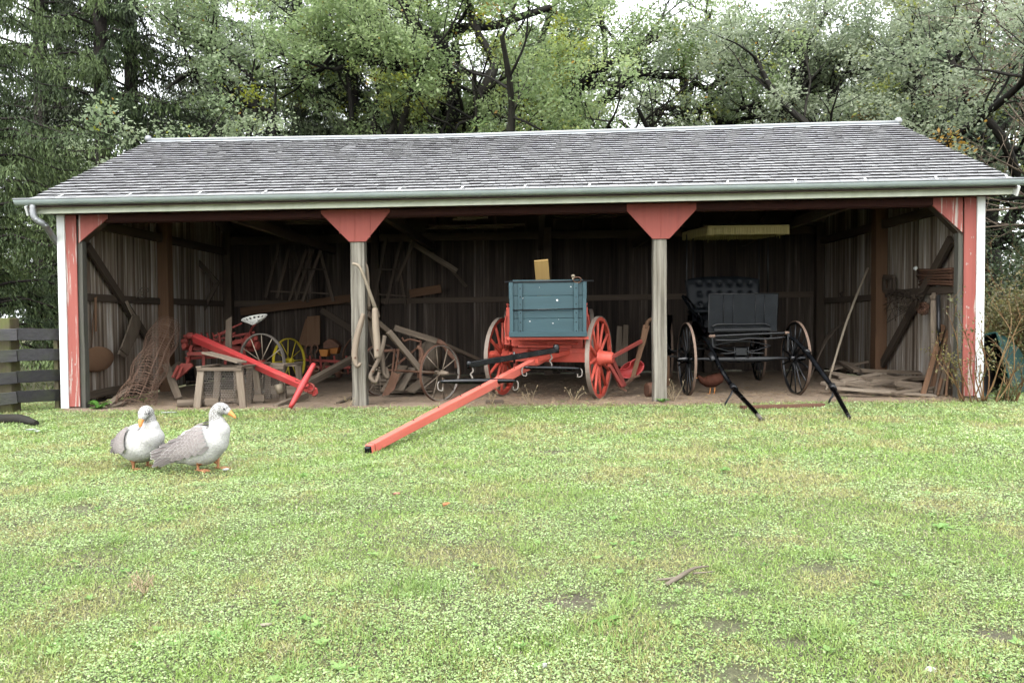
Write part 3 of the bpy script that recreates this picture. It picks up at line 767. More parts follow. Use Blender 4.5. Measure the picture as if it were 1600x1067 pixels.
# rafters, collar ties and a few boards laid on the ties
k = 0; x = XL + .3
while x < XR - .2:
    q = MB()
    for bk in (False, True):
        q.beam(RP(x, .06, -.10, bk), RP(x, .99, -.10, bk), .05, .11)
    q.build('rafter', M['darkwood'], shed); x += .62
for x in (XL + .12, -4.3, -2.15, 0.1, 2.1, 4.3, XR - .12):
    q = MB(); q.beam(S_(x, .1, zf0 - .02), S_(x, YB - .1, zf0 - .02), .09, .14); q.build('tie_beam', M['darkwood'], shed)
for (a, b_, y, mt_) in ((715, 762, 1.5, 'tanwood'), (670, 820, 2.6, 'darkwood'), (860, 985, 1.5, 'greywood'), (450, 545, 1.6, 'darkwood')):
    q = MB(); z = zf0 + .08; p, p2 = W(a, 340, y), W(b_, 340, y); q.beam(S_(p.x, y, z), S_(p2.x, y, z), .14, .03); q.beam(S_(p.x - .1, y + .2, z), S_(p2.x - .2, y + .25, z), .12, .03)
    q.build('loft_board', M['darkwood' if mt_ != 'tanwood' else 'greywood'], shed)
# bottom sill blocks under the corner
q = MB(); q.box(S_(W(113, 600, 0).x + .02, .05, .03), .2, .12, .09); q.build('sill_block', M['darkwood'], shed)
M['flake'] = surf('bare_primer_flake', [(.30, .20, .17), (.46, .36, .33)], .8, .2, bump=.1)
rq = random.Random(4)
for (cx_, cy_, n_, sx_, sy_) in ((110, 396, 3, 3.5, 4), (115, 560, 4, 3, 10), (111, 590, 3, 3, 9), (1519, 368, 3, 3, 5), (1514, 400, 4, 4, 14), (1511, 470, 5, 3.5, 26), (1512, 530, 4, 4, 22), (1516, 560, 3, 4, 18)):
    for _ in range(n_):
        px, py = cx_ + rq.uniform(-sx_, sx_), cy_ + rq.uniform(-sy_, sy_); r_ = rq.uniform(.7, 1.9); mb = MB()
        mb.prism([W(px + r_ * .55 * math.cos(t) * rq.uniform(.5, 1.2), py + r_ * 1.5 * math.sin(t) * rq.uniform(.5, 1.2), -.041) for t in [k * 6.2832 / 8 for k in range(8)]], V((0, .003, 0))); mb.build('paint_flake', M['flake'], shed)
# ------------------------------------------------------------------ fence on the left
fn = thing('board_fence', 'dark wet four-board fence beside the left corner of the shed', 'fence', onG(12, 640, -.15))
q = MB(); a, b_ = W(-2, 560, -.2), W(25, 560, -.2); q.beam(S_(a.x * .5 + b_.x * .5, -.2, -.05), S_(a.x * .5 + b_.x * .5, -.2, W(12, 497, -.2).z - SL * a.x), .24, .2, V((0, 1, 0)), .6, segs=6, wob=.004)
q.build('fence_post', M['fencepost'], fn, bevel=.01)
q = MB(); a = W(90, 560, .12); q.beam(S_(a.x, .12, -.02), S_(a.x, .12, W(90, 519, .12).z - SL * a.x), .06, .09, V((0, 1, 0))); q.build('fence_post', M['fencepost'], fn, bevel=.004)
for (yl, yr) in ((522, 523), (555, 554), (589, 586), (620, 617)):
    q = MB(); q.beam(W(26, yl, -.33), W(93, yr, .07), .028, .165, UP, segs=4, wob=.003); q.build('fence_rail', M['fence'], fn, bevel=.004)
    q = MB(); q.beam(W(-190, yl + (yl - 500) * .22, -.9), W(27, yl + .8, -.36), .028, .165, UP, segs=4, wob=.003); q.build('fence_rail', M['fence'], fn, bevel=.004)
q = MB(); q.tube([G(-60, 655, .05), G(-10, 656, .055), G(30, 655, .06), G(57, 661, .05)], [.07, .07, .065, .03], 10, 3)
lg = q.build('fallen_log', M['bark'], origin=G(0, 656)); tag(lg, 'wet dark split log lying in the grass at the foot of the fence', 'log')
# ------------------------------------------------------------------ spoked wheels
def spoked(parent, c, ax, Rw, ns, felloe, width, mats, hub, spoke_r=.022, dish=.04, name='wheel', start=0.0, steel=False):
    """c centre, ax outward axle direction. mats: felloe, tyre, spoke, hub. hub: [(offset, radius)]"""
    c, ax = V(c), V(ax).normalized()
    mb = MB(); mb.ring(c, ax, Rw - felloe, Rw - .010, width * .86, 56); wh = mb.build(name, mats[0], parent, bevel=.003)
    mb = MB(); mb.ring(c, ax, Rw - .010, Rw, width, 56); mb.build('tyre', mats[1], wh)
    mb = MB(); mb.lathe(c, ax, hub, 20); mb.build('hub', mats[3], wh)
    a = (UP - ax * UP.dot(ax)).normalized(); b = ax.cross(a)
    for i in range(ns):
        t = start + 2 * math.pi * i / ns; e = a * math.cos(t) + b * math.sin(t)
        q = MB()
        if steel: q.tube([c + e * .04 + ax * (.03 if i % 2 else -.03), c + e * (Rw - felloe * .5)], spoke_r, 6)
        else:
            p0 = c + e * (hub_r(hub) * .9) - ax * dish * .5; p1 = c + e * (Rw - felloe + .004)
            q.tube([p0, p0.lerp(p1, .25), p0.lerp(p1, .6), p1], [(spoke_r * 1.25, spoke_r * 1.0), (spoke_r * 1.3, spoke_r), (spoke_r * .95, spoke_r * .8), (spoke_r * .85, spoke_r * .75)], 8, up=ax.cross(e))
        q.build('spoke', mats[2], wh)
    return wh
def hub_r(h): return max(r for _, r in h) * .9

# ------------------------------------------------------------------ orange-red farm wagon
pr, pl = G(936.5, 623.5), G(779, 616.5)
RW = .61
ang = R(21)
axd = V((math.cos(ang), -math.sin(ang), 0))
cR = pr + UP * RW
cL = cR - axd * 1.56
ctr = (cR + cL) / 2; fwd = V((-math.sin(ang), -math.cos(ang), 0))
wg = thing('farm_wagon', 'orange-red farm wagon with slate-blue box and its long tongue resting on the grass', 'wagon', (ctr.x, ctr.y, gz(ctr.x)))
WR = M['wagonred']; mats = (WR, M['tyre'], WR, WR)
hubp = [(-.13, .07), (-.12, .095), (-.05, .105), (-.045, .125), (.03, .125), (.035, .108), (.12, .092), (.20, .085), (.215, .07), (.215, .035), (.19, .03)]
spoked(wg, cR, axd, RW, 12, .065, .062, mats, hubp, .027, start=.13)
spoked(wg, cL, -axd, RW - .005, 12, .065, .062, mats, hubp, .027, start=.05)
# rear wheels stand square behind the box
bx0, bx1 = W(795.5, 480, -.02).x, W(916.5, 480, -.02).x; bxc = (bx0 + bx1) / 2
for s_ in (-1, 1):
    spoked(wg, V((ctr.x + .02 + s_ * .73, 2.75, gz(ctr.x) + .68)), V((s_, 0, 0)), .68, 14, .065, .062, mats, hubp, .027)
zb0, zb1 = W(855, 526, -.02).z, W(855, 438, -.02).z
YF, YBk = -.02, 3.1
def part(name, mat, parent, fn, bevel=.004):
    q = MB(); fn(q); return q.build(name, M[mat] if isinstance(mat, str) else mat, parent, bevel=bevel)
box = part('wagon_box', 'blue', wg, lambda q: [q.beam(V((bx0 + .022, YF + .03, zb0 + (zb1 - zb0) * (i + .5) / 3)), V((bx0 + .022, YBk, zb0 + (zb1 - zb0) * (i + .5) / 3)), .03, (zb1 - zb0) / 3 - .005) for i in range(3)]
     + [q.beam(V((bx1 - .022, YF + .03, zb0 + (zb1 - zb0) * (i + .5) / 3)), V((bx1 - .022, YBk, zb0 + (zb1 - zb0) * (i + .5) / 3)), .03, (zb1 - zb0) / 3 - .005) for i in range(3)]
     + [q.box(V((bxc, (YF + YBk) / 2, zb0 + .01)), bx1 - bx0 - .02, YBk - YF - .05, .03), q.box(V((bxc, YBk - .03, (zb0 + zb1) / 2)), bx1 - bx0 - .08, .03, zb1 - zb0 - .02)])
zs = [zb0 + .03, zb0 + .255, zb0 + (zb1 - zb0) * .46, zb0 + (zb1 - zb0) * .73, zb1 - .01]
part('front_panel', 'blue', box, lambda q: [q.beam(V((bx0 + .04, YF + .02, (a + b_) / 2)), V((bx1 - .04, YF + .02, (a + b_) / 2)), .026, b_ - a - .004, UP, tone=random.uniform(.3, .7)) for a, b_ in zip(zs, zs[1:])], .003)
for x in (bx0 + .026, bx1 - .026):
    part('corner_stile', 'blue', box, lambda q: [q.box(V((x, YF - .012, zb0 + .05 + (zb1 - zb0 - .03) * .73 + .04)), .056, .05, (zb1 - zb0) * .27 + .02), q.box(V((x + (.005 if x < bxc else -.003), YF - .010, zb0 + (zb1 - zb0) * .36)), .052, .05, (zb1 - zb0) * .68)])
for x in (W(813, 480, YF).x, W(900, 480, YF).x):
    part('cleat', 'blue', box, lambda q: [q.box(V((x, YF - .012, zb0 + .26 + (zb1 - zb0 - .3) / 2)), .062, .032, (zb1 - zb0) - .30), q.box(V((x, YF - .010, zb0 + .15)), .058, .032, .25)])
    part('bolt', 'black', box, lambda q: [q.lathe(V((x, YF - .026, zb0 + h)), V((0, -1, 0)), [(0, .009), (.007, .006)], 8) for h in (.08, .2, .33, .45, .55, .67)], 0)
part('bottom_sill', 'blue', box, lambda q: q.box(V((bxc, YF - .018, zb0 + .035)), bx1 - bx0 + .005, .075, .075), .006)
part('iron_rod', 'black', box, lambda q: q.tube([V((bx0 + .05, YF - .03, W(855, 484.5, YF).z)), V((bx1 - .05, YF - .03, W(855, 483.5, YF).z + .008))], .008, 8), 0)
part('iron_rod', 'blackdust', box, lambda q: q.tube([V((bx0 - .06, YF - .005, zb1 - .02)), V((bx1 + .10, YF - .005, zb1 - .012))], .011, 8), 0)
part('top_cap', 'blue', box, lambda q: [q.box(V((bxc, YF + .015, zb1 - .004)), bx1 - bx0 - .1, .045, .022)], .003)
part('paint_fleck', 'white', box, lambda q: [q.prism([W(px + dx_, py + dy_, YF + .004) for dx_, dy_ in ((-s_, 0), (0, -s_ * .8), (s_, .2), (0, s_))], V((0, .002, 0))) for px, py, s_ in ((870.5, 469, 2.0), (817, 466, 1.0), (828, 502, 1.1), (864, 505, 1.0), (892, 448, 1.1), (873, 499, .6), (843, 449, .6))], 0)
# knob and ring at the top right corner
part('brake_knob', 'tin', wg, lambda q: (q.tube([W(895.5, 441, YF + .06), W(895.5, 433, YF + .06)], .014, 8), q.ell(W(895.5, 431.5, YF + .06), .03, .03, .026)), 0)
rc = W(902, 437.5, YF - .03)
part('ring', 'rust', wg, lambda q: q.tube([rc + V((.055 * math.cos(t), -.02 * math.sin(t), .038 * math.sin(t))) for t in [i * 6.2832 / 20 for i in range(21)]], .007, 6, cap=False), 0)
# bolster, stakes, axles, hounds
yb = ctr.y
part('bolster', WR, wg, lambda q: (q.beam(V((bx0 + .0, yb, zb0 - .10)), V((bx1 - .0, yb, zb0 - .10)), .12, .12), q.box(V((bxc, .35, zb0 - .022)), bx1 - bx0 + .06, .7, .04)))
for s_, x in ((-1, bx0 - .045), (1, bx1 + .045)):
    part('stake', WR, wg, lambda q: (q.beam(V((x + s_ * .02, yb - .02, zb0 - .14)), V((x, yb - .02, zb0 + .42)), .085, .075, V((0, 1, 0)), w1=.055, t1=.05), q.tube([V((x, yb - .03, zb0 + .42)), V((x + s_ * .02, yb - .03, zb0 + .48)), V((x - s_ * .02, yb - .03, zb0 + .46))], .012, 6)))
    part('side_iron', WR, wg, lambda q: q.tube([V((x + s_ * .03, yb - .08, zb0 + .30)), V((x + s_ * .05, yb - .1, zb0 + .12)), V((x + s_ * .01, yb - .1, zb0 - .1))], .012, 6, 3), 0)
zx = RW + gz(ctr.x)
part('front_axle', WR, wg, lambda q: (q.beam(cL + axd * .13, cR - axd * .13, .11, .14, segs=1), q.beam(cL + axd * .2 + UP * .1, cR - axd * .2 + UP * .1, .1, .07),
     q.lathe(cR - axd * .19, axd, [(0, .06), (.01, .085), (.05, .085), (.07, .07)], 14), q.lathe(cL + axd * .19, -axd, [(0, .06), (.01, .085), (.05, .085), (.07, .07)], 14)))
part('rear_axle', WR, wg, lambda q: q.beam(V((ctr.x - .6, 2.75, gz(ctr.x) + .68)), V((ctr.x + .62, 2.75, gz(ctr.x) + .68)), .11, .13))
part('rear_bolster', WR, wg, lambda q: q.beam(V((bx0, 2.75, zb0 - .09)), V((bx1, 2.75, zb0 - .09)), .12, .13))
part('reach_pole', WR, wg, lambda q: q.beam(V((ctr.x, yb, zx + .02)), V((ctr.x, 2.9, zx + .08)), .07, .09))
tipT = G(576, 702, .03)
hT = ctr + fwd * .12; hT.z = zx + .03
# the tongue bar: from the hounds down to the grass
tdir = (tipT - hT).normalized(); tside = tdir.cross(UP).normalized()
for s_ in (-1, 1):
    part('hound', WR, wg, lambda q: (q.beam(ctr + axd * s_ * .34 + UP * (zx - ctr.z + .09), hT + tdir * .62 - tside * s_ * -.07 + UP * .03, .05, .07), q.beam(ctr - fwd * .5 + axd * s_ * .2 + UP * .08, ctr + axd * s_ * .34 + UP * .09, .05, .07)))
part('hound_brace', WR, wg, lambda q: (q.beam(ctr + fwd * .20 - axd * .42 + UP * .165, ctr + fwd * .20 + axd * .42 + UP * .165, .05, .03), q.beam(ctr + fwd * .12 + axd * .02 + UP * .20, ctr + fwd * .12 + axd * .5 + UP * .22, .04, .02),
     q.tube([ctr + fwd * .2 + axd * .06 + UP * .15, ctr + fwd * .22 + axd * .06 + UP * .235, ctr + fwd * .22 + axd * .28 + UP * .225, ctr + fwd * .18 + axd * .5 + UP * .20], .012, 6),
     q.tube([ctr + fwd * .2 - axd * .06 + UP * .15, ctr + fwd * .22 - axd * .10 + UP * .225, ctr + fwd * .22 - axd * .32 + UP * .215, ctr + fwd * .18 - axd * .5 + UP * .19], .012, 6)))
part('tongue', 'tongue', wg, lambda q: q.beam(hT - tdir * .25, tipT, .105, .115, UP, w1=.075, t1=.085, segs=8, wob=.002), .006)
part('tongue_iron', 'black', wg, lambda q: q.beam(tipT - tdir * .06, tipT + tdir * .035, .080, .09, UP, w1=.05, t1=.05), .006)
part('bolt', 'black', wg, lambda q: [q.lathe(hT + tdir * (1.3 + i * .55) - UP * .0 + tdir.cross(tside) * -.056, UP, [(0, .010), (.01, .006)], 8) for i in range(6)], 0)
# doubletree and singletrees
BK = M['black']
def rod(q, a, b_, r0, r1): q.tube([a, a.lerp(b_, .06), a.lerp(b_, .3), a.lerp(b_, .5), a.lerp(b_, .7), a.lerp(b_, .94), b_], [r0 * .8, r0, r1 * .95, r1, r1 * .95, r0, r0 * .8], 12)
dA, dB = W(733, 570, -1.05), W(869, 546.5, -.28)
part('doubletree', BK, wg, lambda q: (q.beam(dA, dB, .06, .075, UP, segs=1), q.lathe(dB - UP * .045, UP, [(0, .04), (.02, .045), (.1, .045), (.12, .03)], 12), q.lathe(dA - UP * .05, UP, [(0, .03), (.09, .035), (.1, .02)], 12), q.tube([dA.lerp(dB, .5) - UP * .08, dA.lerp(dB, .5) + UP * .07], .018, 8)), .008)
sA, sB = W(688, 596, -1.15), W(806, 595, -1.02)
part('singletree', BK, wg, lambda q: rod(q, sA, sB, .024, .036), 0)
sC, sD = W(819, 574, -.35), W(906, 576, -.2)
part('singletree', BK, wg, lambda q: rod(q, sC, sD, .024, .034), 0)
def link(q, a, b_, r_=.011): q.tube([a, a.lerp(b_, .33) + V((.018, 0, 0)), a.lerp(b_, .5) - V((.014, 0, 0)), a.lerp(b_, .75) + V((.012, 0, 0)), b_], r_, 6, 3)
part('chain_link', 'greyiron', wg, lambda q: link(q, dA.lerp(dB, .03) - UP * .03, W(736.5, 596, -1.1)), 0)
part('chain_link', 'greyiron', wg, lambda q: link(q, W(860, 552, -.3), W(861, 575, -.28)), 0)
for p, s_ in ((sA, -1), (sB, 1), (sC, -1), (sD, 1)):
    part('hook', 'greyiron', wg, lambda q: q.tube([p + V((s_ * .01, 0, 0)), p + V((s_ * .03, -.02, -.03)), p + V((s_ * .02, -.03, -.10)), p + V((-s_ * .03, -.03, -.11)), p + V((-s_ * .03, -.03, -.07))], .009, 6, 3), 0)
# a loose board standing in the box
q = MB(); q.beam(W(850.5, 470, .5), W(845.5, 406.5, .15), .20, .028, V((0, 1, 0))); o = q.build('loose_board', M['tanwood'], origin=W(850, 470, .4), bevel=.003)
tag(o, 'yellow-tan board sticking up out of the blue wagon box', 'board')

# ------------------------------------------------------------------ black surrey
pL, pR = G(1073, 618.5), G(1243, 617.5)
cc = (pL + pR) / 2; sy = thing('surrey', 'black horse-drawn surrey with tufted leather seat, fringed top and shafts down on the grass', 'carriage', (cc.x, cc.y, gz(cc.x)))
th = R(3.5); ax = (pR - pL).normalized(); fw = V((ax.y, -ax.x, 0)).normalized()
RS = .552; mats = (M['blackdust'], M['tantyre'], M['blackdust'], M['black'])
hb = [(-.09, .03), (-.08, .045), (-.03, .055), (.03, .055), (.08, .04), (.13, .035), (.15, .025)]
c1, c2 = pL + UP * RS, pR + UP * RS
rot3 = Matrix.Rotation(R(6), 3, 'Z')
spoked(sy, c1, rot3 @ -ax, RS, 14, .04, .036, mats, hb, .014, name='front_wheel')
spoked(sy, c2, rot3 @ ax, RS, 14, .04, .036, mats, hb, .014, name='front_wheel')
bk = -fw
for s_, c_ in ((-1, pL), (1, pR)):
    cx = c_ + bk * 2.65 - ax * s_ * (.02 if s_ < 0 else -.04); cx.z = gz(cx.x) + .60
    spoked(sy, cx, ax * s_, .60, 16, .04, .036, mats, hb, .014, name='rear_wheel')
def LC(u, b_, z): return V((cc.x, cc.y, gz(cc.x))) + ax * u + bk * b_ + UP * z     # carriage frame
SB = 'blackdust'
z0 = gz(cc.x)
def cz(px, py, b_):   # height above ground for a pixel at depth b_
    return W(px, py, cc.y + b_).z - z0
zax = RS
part('front_axle', SB, sy, lambda q: q.tube([LC(-.70, 0, zax), LC(-.5, 0, zax + .0), LC(-.3, 0, zax - .01), LC(.3, 0, zax - .01), LC(.5, 0, zax + .0), LC(.70, 0, zax)], [(.02, .02), (.028, .022), (.045, .025), (.045, .025), (.028, .022), (.02, .02)], 8, 3), 0)
part('rear_axle', SB, sy, lambda q: q.tube([LC(-.70, 2.65, .6), LC(.74, 2.65, .6)], .025, 8), 0)
part('perch', SB, sy, lambda q: [q.beam(LC(u, 0, zax + .02), LC(u, 2.65, .6), .035, .04) for u in (-.08, .08)], .003)
# elliptic springs (front + rear)
for b_, zz in ((0, zax + .06), (2.65, .66)):
    part('leaf_spring', SB, sy, lambda q: (q.tube([LC(-.43, b_, zz + .13), LC(-.2, b_, zz + .06), LC(0, b_, zz + .035), LC(.2, b_, zz + .06), LC(.43, b_, zz + .13)], [(.012, .022)] * 5, 8, 4),
         q.tube([LC(-.43, b_, zz + .13), LC(-.2, b_, zz + .185), LC(0, b_, zz + .20), LC(.2, b_, zz + .185), LC(.43, b_, zz + .13)], [(.010, .02)] * 5, 8, 4),
         q.tube([LC(-.30, b_ - .03, zz + .02), LC(-.12, b_ - .03, zz + .03), LC(-.08, b_ - .03, zz + .06)], [(.012, .02)] * 3, 8, 3), q.tube([LC(.32, b_ - .03, zz + .02), LC(.12, b_ - .03, zz + .03), LC(.08, b_ - .03, zz + .06)], [(.012, .02)] * 3, 8, 3)), 0)
    part('spring_block', SB, sy, lambda q: (q.box(LC(0, b_, zz + .05), .17, .07, .11), [q.tube([LC(u, b_ - .04, zz - .05), LC(u, b_ - .04, zz + .12)], .010, 6) for u in (-.1, .1)], [q.lathe(LC(u, b_ - .02, zz - .09), UP, [(0, .014), (.03, .014)], 6) for u in (-.06, .0, .06)]), .004)
# body floor/sills
part('body', SB, sy, lambda q: (q.beam(LC(0, -.05, cz(1165, 512, 0)), LC(0, 2.0, .92), .86, .05, UP), q.beam(LC(-.44, .0, .93), LC(-.44, 2.0, .98), .03, .16), q.beam(LC(.44, .0, .93), LC(.44, 2.0, .98), .03, .16),
     q.beam(LC(-.44, .55, .95), LC(-.44, 1.9, 1.05), .03, .3), q.beam(LC(.44, .55, .95), LC(.44, 1.9, 1.05), .03, .3), q.beam(LC(-.43, .55, .98), LC(.43, .55, .98), .03, .3)), .004)
# dash: leather stretched on a frame
da = [W(1108, 459.5, cc.y - .12), W(1216.5, 458.5, cc.y - .12), W(1213.5, 517, cc.y - .10), W(1106.5, 519, cc.y - .10)]
ds = part('dashboard', 'leather', sy, lambda q: q.prism(da[::-1], V((0, .022, 0))), .004)
part('piping', 'blackdust', ds, lambda q: q.tube(da + [da[0]], .009, 6), 0)
part('seam', 'blackdust', ds, lambda q: [q.tube([W(px, 461, cc.y - .125), W(px - 1, 508, cc.y - .125)], .004, 5) for px in (1131, 1146, 1181, 1195)], 0)
part('dash_rail', 'blackdust', ds, lambda q: (q.tube([W(1113, 512, cc.y - .16), W(1120, 507, cc.y - .16), W(1160, 507, cc.y - .16), W(1195, 506, cc.y - .16), W(1203, 511, cc.y - .16)], .014, 8, 2), q.beam(W(1116, 515.5, cc.y - .15), W(1204, 514, cc.y - .15), .03, .035)), 0)
# shafts: crossbars
ya = cc.y - .22
part('shaft_crossbar', 'blackdust', sy, lambda q: (q.tube([W(1110, 525.5, ya), W(1170, 522.5, ya), W(1231, 520, ya)], [.016, .019, .016], 10, 3), q.tube([W(1116, 531.5, ya + .03), W(1150, 531.5, ya + .03), W(1170, 528.5, ya + .03), W(1195, 529.5, ya + .03), W(1228, 526.5, ya + .03)], .014, 8, 3)), 0)
part('crossbar_cap', 'tantyre', sy, lambda q: (q.tube([W(1107.5, 525.7, ya), W(1117, 525.2, ya)], [.020, .026], 10), q.tube([W(1226, 520.4, ya), W(1233, 520, ya)], [.026, .022], 10)), 0)
part('hanging_strap', 'blackdust', sy, lambda q: (q.beam(W(1113, 527, ya - .02), W(1114, 547, ya - .02), .02, .006, V((0, 1, 0))), q.beam(W(1232, 521, ya - .02), W(1231, 548, ya - .02), .03, .006, V((0, 1, 0)))), 0)
tL, tR = G(1190, 655, .03), G(1327.5, 653, .03)
def shaft(p):
    part('shaft', 'black', sy, lambda q: q.tube(p, [.022, .03, .034, .034, .032, .028, .02], 12, 4), 0)
shaft([W(1092, 531, cc.y - .15), W(1100, 528, cc.y - .30), W(1113, 548, cc.y - .55), W(1127, 578, cc.y - .9), W(1146, 606, cc.y - 1.25), tL.lerp(W(1146, 606, cc.y - 1.25), .35), tL])
shaft([W(1228, 527, cc.y - .15), W(1240, 530, cc.y - .30), W(1262, 552, cc.y - .6), W(1282, 580, cc.y - .95), W(1301, 606, cc.y - 1.3), tR.lerp(W(1301, 606, cc.y - 1.3), .4), tR])
for a_, b_, ya_, yb_ in (((1143.5, 602), (1149, 609), 1.21, 1.29), ((1299.5, 601), (1303, 609), 1.27, 1.33), ((1110, 553), (1116, 565), .6, .72), ((1257, 545), (1264, 553), .52, .6)):
    part('shaft_wrap', 'blackdust', sy, lambda q: q.tube([W(*a_, cc.y - ya_), W(*b_, cc.y - yb_)], .043, 12), 0)
part('hanging_strap', 'blackdust', sy, lambda q: (q.tube([W(1147, 606, cc.y - 1.3), W(1141, 618, cc.y - 1.32), W(1136, 626, cc.y - 1.33), W(1129.5, 637, cc.y - 1.3)], [(.008, .02)] * 4, 6, 3), q.tube([W(1302, 608, cc.y - 1.3), W(1301, 618, cc.y - 1.32), W(1297, 624, cc.y - 1.33), W(1295, 632, cc.y - 1.3)], [(.007, .016)] * 4, 6, 3)), 0)
part('shaft_end', 'greyiron', sy, lambda q: q.tube([tL.lerp(W(1146, 606, cc.y - 1.25), .12), tL], [.024, .02], 10), 0)
part('shaft_end', 'greyiron', sy, lambda q: q.tube([tR.lerp(W(1301, 606, cc.y - 1.3), .1), tR], [.022, .018], 10), 0)
# seat: cushion + tufted back
yS = cc.y + .95
st = part('seat_cushion', 'leather', sy, lambda q: q.tube([W(1076, 487, yS), W(1080, 487, yS), W(1178, 485, yS), W(1182, 485, yS)], [(.02, .1), (.065, .24), (.065, .24), (.02, .1)], 14), 0)
part('seat_box', 'black', sy, lambda q: (q.beam(W(1078, 497, yS), W(1180, 495, yS), .42, .10), q.beam(W(1066, 462, yS - .1), W(1103, 520, yS - .6), .02, .05), q.tube([W(1070, 463, yS + .1), W(1084, 478, yS - .15), W(1095, 497, yS - .25), W(1103, 525, yS - .45)], .018, 8, 3)), .003)
# tufted back as a quilted grid
yT = cc.y + 1.2; bl, br = W(1071, 455, yT), W(1185, 455, yT); zt0, zt1 = W(1128, 484, yT).z, W(1128, 432, yT).z
tuft = []; rows = [(441.5, 6, 1088, 1167), (461, 5, 1089.5, 1160)]
for py, k, xa_, xb2 in ((443.5, 6, 1090.5, 1169), (459.5, 6, 1091, 1169), (475.5, 6, 1091, 1169)):
    for i in range(k): tuft.append(W(xa_ + (xb2 - xa_) * i / (k - 1), py, yT))
nxq, nzq = 60, 30; rows = []
for j in range(nzq + 1):
    row = []
    for i in range(nxq + 1):
        u, v_ = i / nxq, j / nzq
        x = bl.x + (br.x - bl.x) * u; wid = 1 - .05 * (1 - v_); x = (x - (bl.x + br.x) / 2) * wid + (bl.x + br.x) / 2
        crown = 1 - .10 * abs(2 * u - 1) ** 3.5
        z = zt0 + (zt1 - zt0) * v_ * crown
        e = min(u, 1 - u) * 6; f_ = min(v_, 1 - v_) * 5
        dep = .07 * min(1, e) ** .5 * min(1, f_) ** .5
        for t in tuft:
            dd = math.hypot(x - t.x, z - t.z); dep -= .045 * math.exp(-(dd / .04) ** 2)
        row.append(V((x, yT - dep - .10 * (1 - v_) - .05 * abs(2 * u - 1) ** 3, z)))
    rows.append(row)
q = MB(); q.grid(rows, False, .5, True); q.grid([[p + V((0, .10, 0)) for p in r_] for r_ in rows], False, .5, True)
sb_ = q.build('seat_back', M['leather'], sy)
part('button', 'black', sb_, lambda q: [q.ell(t + V((0, -.045 - .10 * (1 - (t.z - zt0) / (zt1 - zt0)), 0)), .018, .010, .018, 8, 6) for t in tuft], 0)
# canopy: cloth top, fringe on four sides, posts
yc0, yc1 = cc.y + .15, cc.y + 1.85
xa, xb2 = W(1106, 355, yc0).x, W(1233, 355, yc0).x; zc = W(1170, 352.5, yc0).z; zfb = W(1170, 366.5, yc0).z
dxc = -.06
CP4 = [V((xa, yc0, zc)), V((xb2, yc0, zc)), V((xb2 + dxc, yc1, zc + .09)), V((xa + dxc, yc1, zc + .09))]
part('canopy_top', 'canvas', sy, lambda q: q.grid([[CP4[0].lerp(CP4[3], v_).lerp(CP4[1].lerp(CP4[2], v_), u) + UP * (.07 * math.sin(math.pi * u) ** .6 * (.4 + .6 * math.sin(math.pi * v_) ** .5)) for u in [i / 12 for i in range(13)]] for v_ in [j / 8 for j in range(9)]], False, .5, True), 0)
part('canopy_lining', 'canvas', sy, lambda q: q.prism([p - UP * .01 for p in CP4], UP * .008), 0)
for i in range(4):
    a, b_ = CP4[i], CP4[(i + 1) % 4]
    def fr(q):
        L = (b_ - a).length; n_ = int(L / .012); d = (b_ - a).normalized()
        q.beam(a - UP * .012, b_ - UP * .012, .008, .03)
        for j in range(n_):
            p = a + d * (j + .5) * L / n_; hl = (zc - zfb) * random.uniform(.9, 1.04)
            if random.random() < .02: hl *= 1.3
            q.beam(p - UP * .02, p - UP * hl + V((random.uniform(-.003, .003), random.uniform(-.004, .004), 0)), .0105, .005, V((0, 1, 0)))
    part('fringe', 'fringe', sy, fr, 0)
for px, (y_, zb_) in ((1073, (cc.y + 1.15, 470)), (1200, (cc.y + 1.15, 462))):
    part('canopy_post', 'blackdust', sy, lambda q: q.tube([W(px, zb_, y_), V((W(px, 400, y_).x, y_, zc - .02))], .010, 8), 0)
for px, y_ in ((1083, cc.y + 1.75), (1186, cc.y + 1.75)):
    part('canopy_post', 'blackdust', sy, lambda q: q.tube([W(px, 500, y_), V((W(px, 400, y_).x, y_, zc - .02))], .010, 8), 0)
def single(name, mat, label, cat, org, fn, group=None, bevel=.003):
    q = MB(); fn(q); o = q.build(name, M[mat], origin=org, bevel=bevel); return tag(o, label, cat, group)
# ------------------------------------------------------------------ left wall things
xw = xiL
single('wooden_paddle', 'greywood', 'weathered forked wooden paddle hanging from the diagonal brace on the left wall', 'paddle', WX(207, 520, xw + .16),
    lambda q: (q.tube([WX(198, 470, xw + .15), WX(207, 488, xw + .16), WX(213, 496, xw + .16)], .014, 8, 2), q.tube([WX(196, 471, xw + .15), WX(202, 484, xw + .16), WX(207, 494, xw + .16)], .012, 8, 2),
        q.prism([WX(a, b_, xw + .17) for a, b_ in ((205, 494), (211, 492), (216, 494), (218, 508), (214, 524), (204, 543), (195, 559), (183, 553), (188, 542), (197, 518))], V((.025, 0, 0))),
        q.prism([WX(a, b_, xw + .20) for a, b_ in ((186, 545), (190, 541), (202, 549), (199, 556))], V((.02, 0, 0)))))
single('scoop_blade', 'brownpost', 'rounded rusty-brown scoop blade hanging low on the left wall', 'scoop', WX(152, 560, xw + .08),
    lambda q: (q.ell(WX(152, 561, xw + .08), .035, .46, .19, 20, 12), q.tube([WX(143, 560, xw + .06), WX(145, 500, xw + .06), WX(151, 463, xw + .08)], .008, 6), q.tube([WX(149, 465, xw + .1), WX(149.5, 518, xw + .1)], .018, 8)))
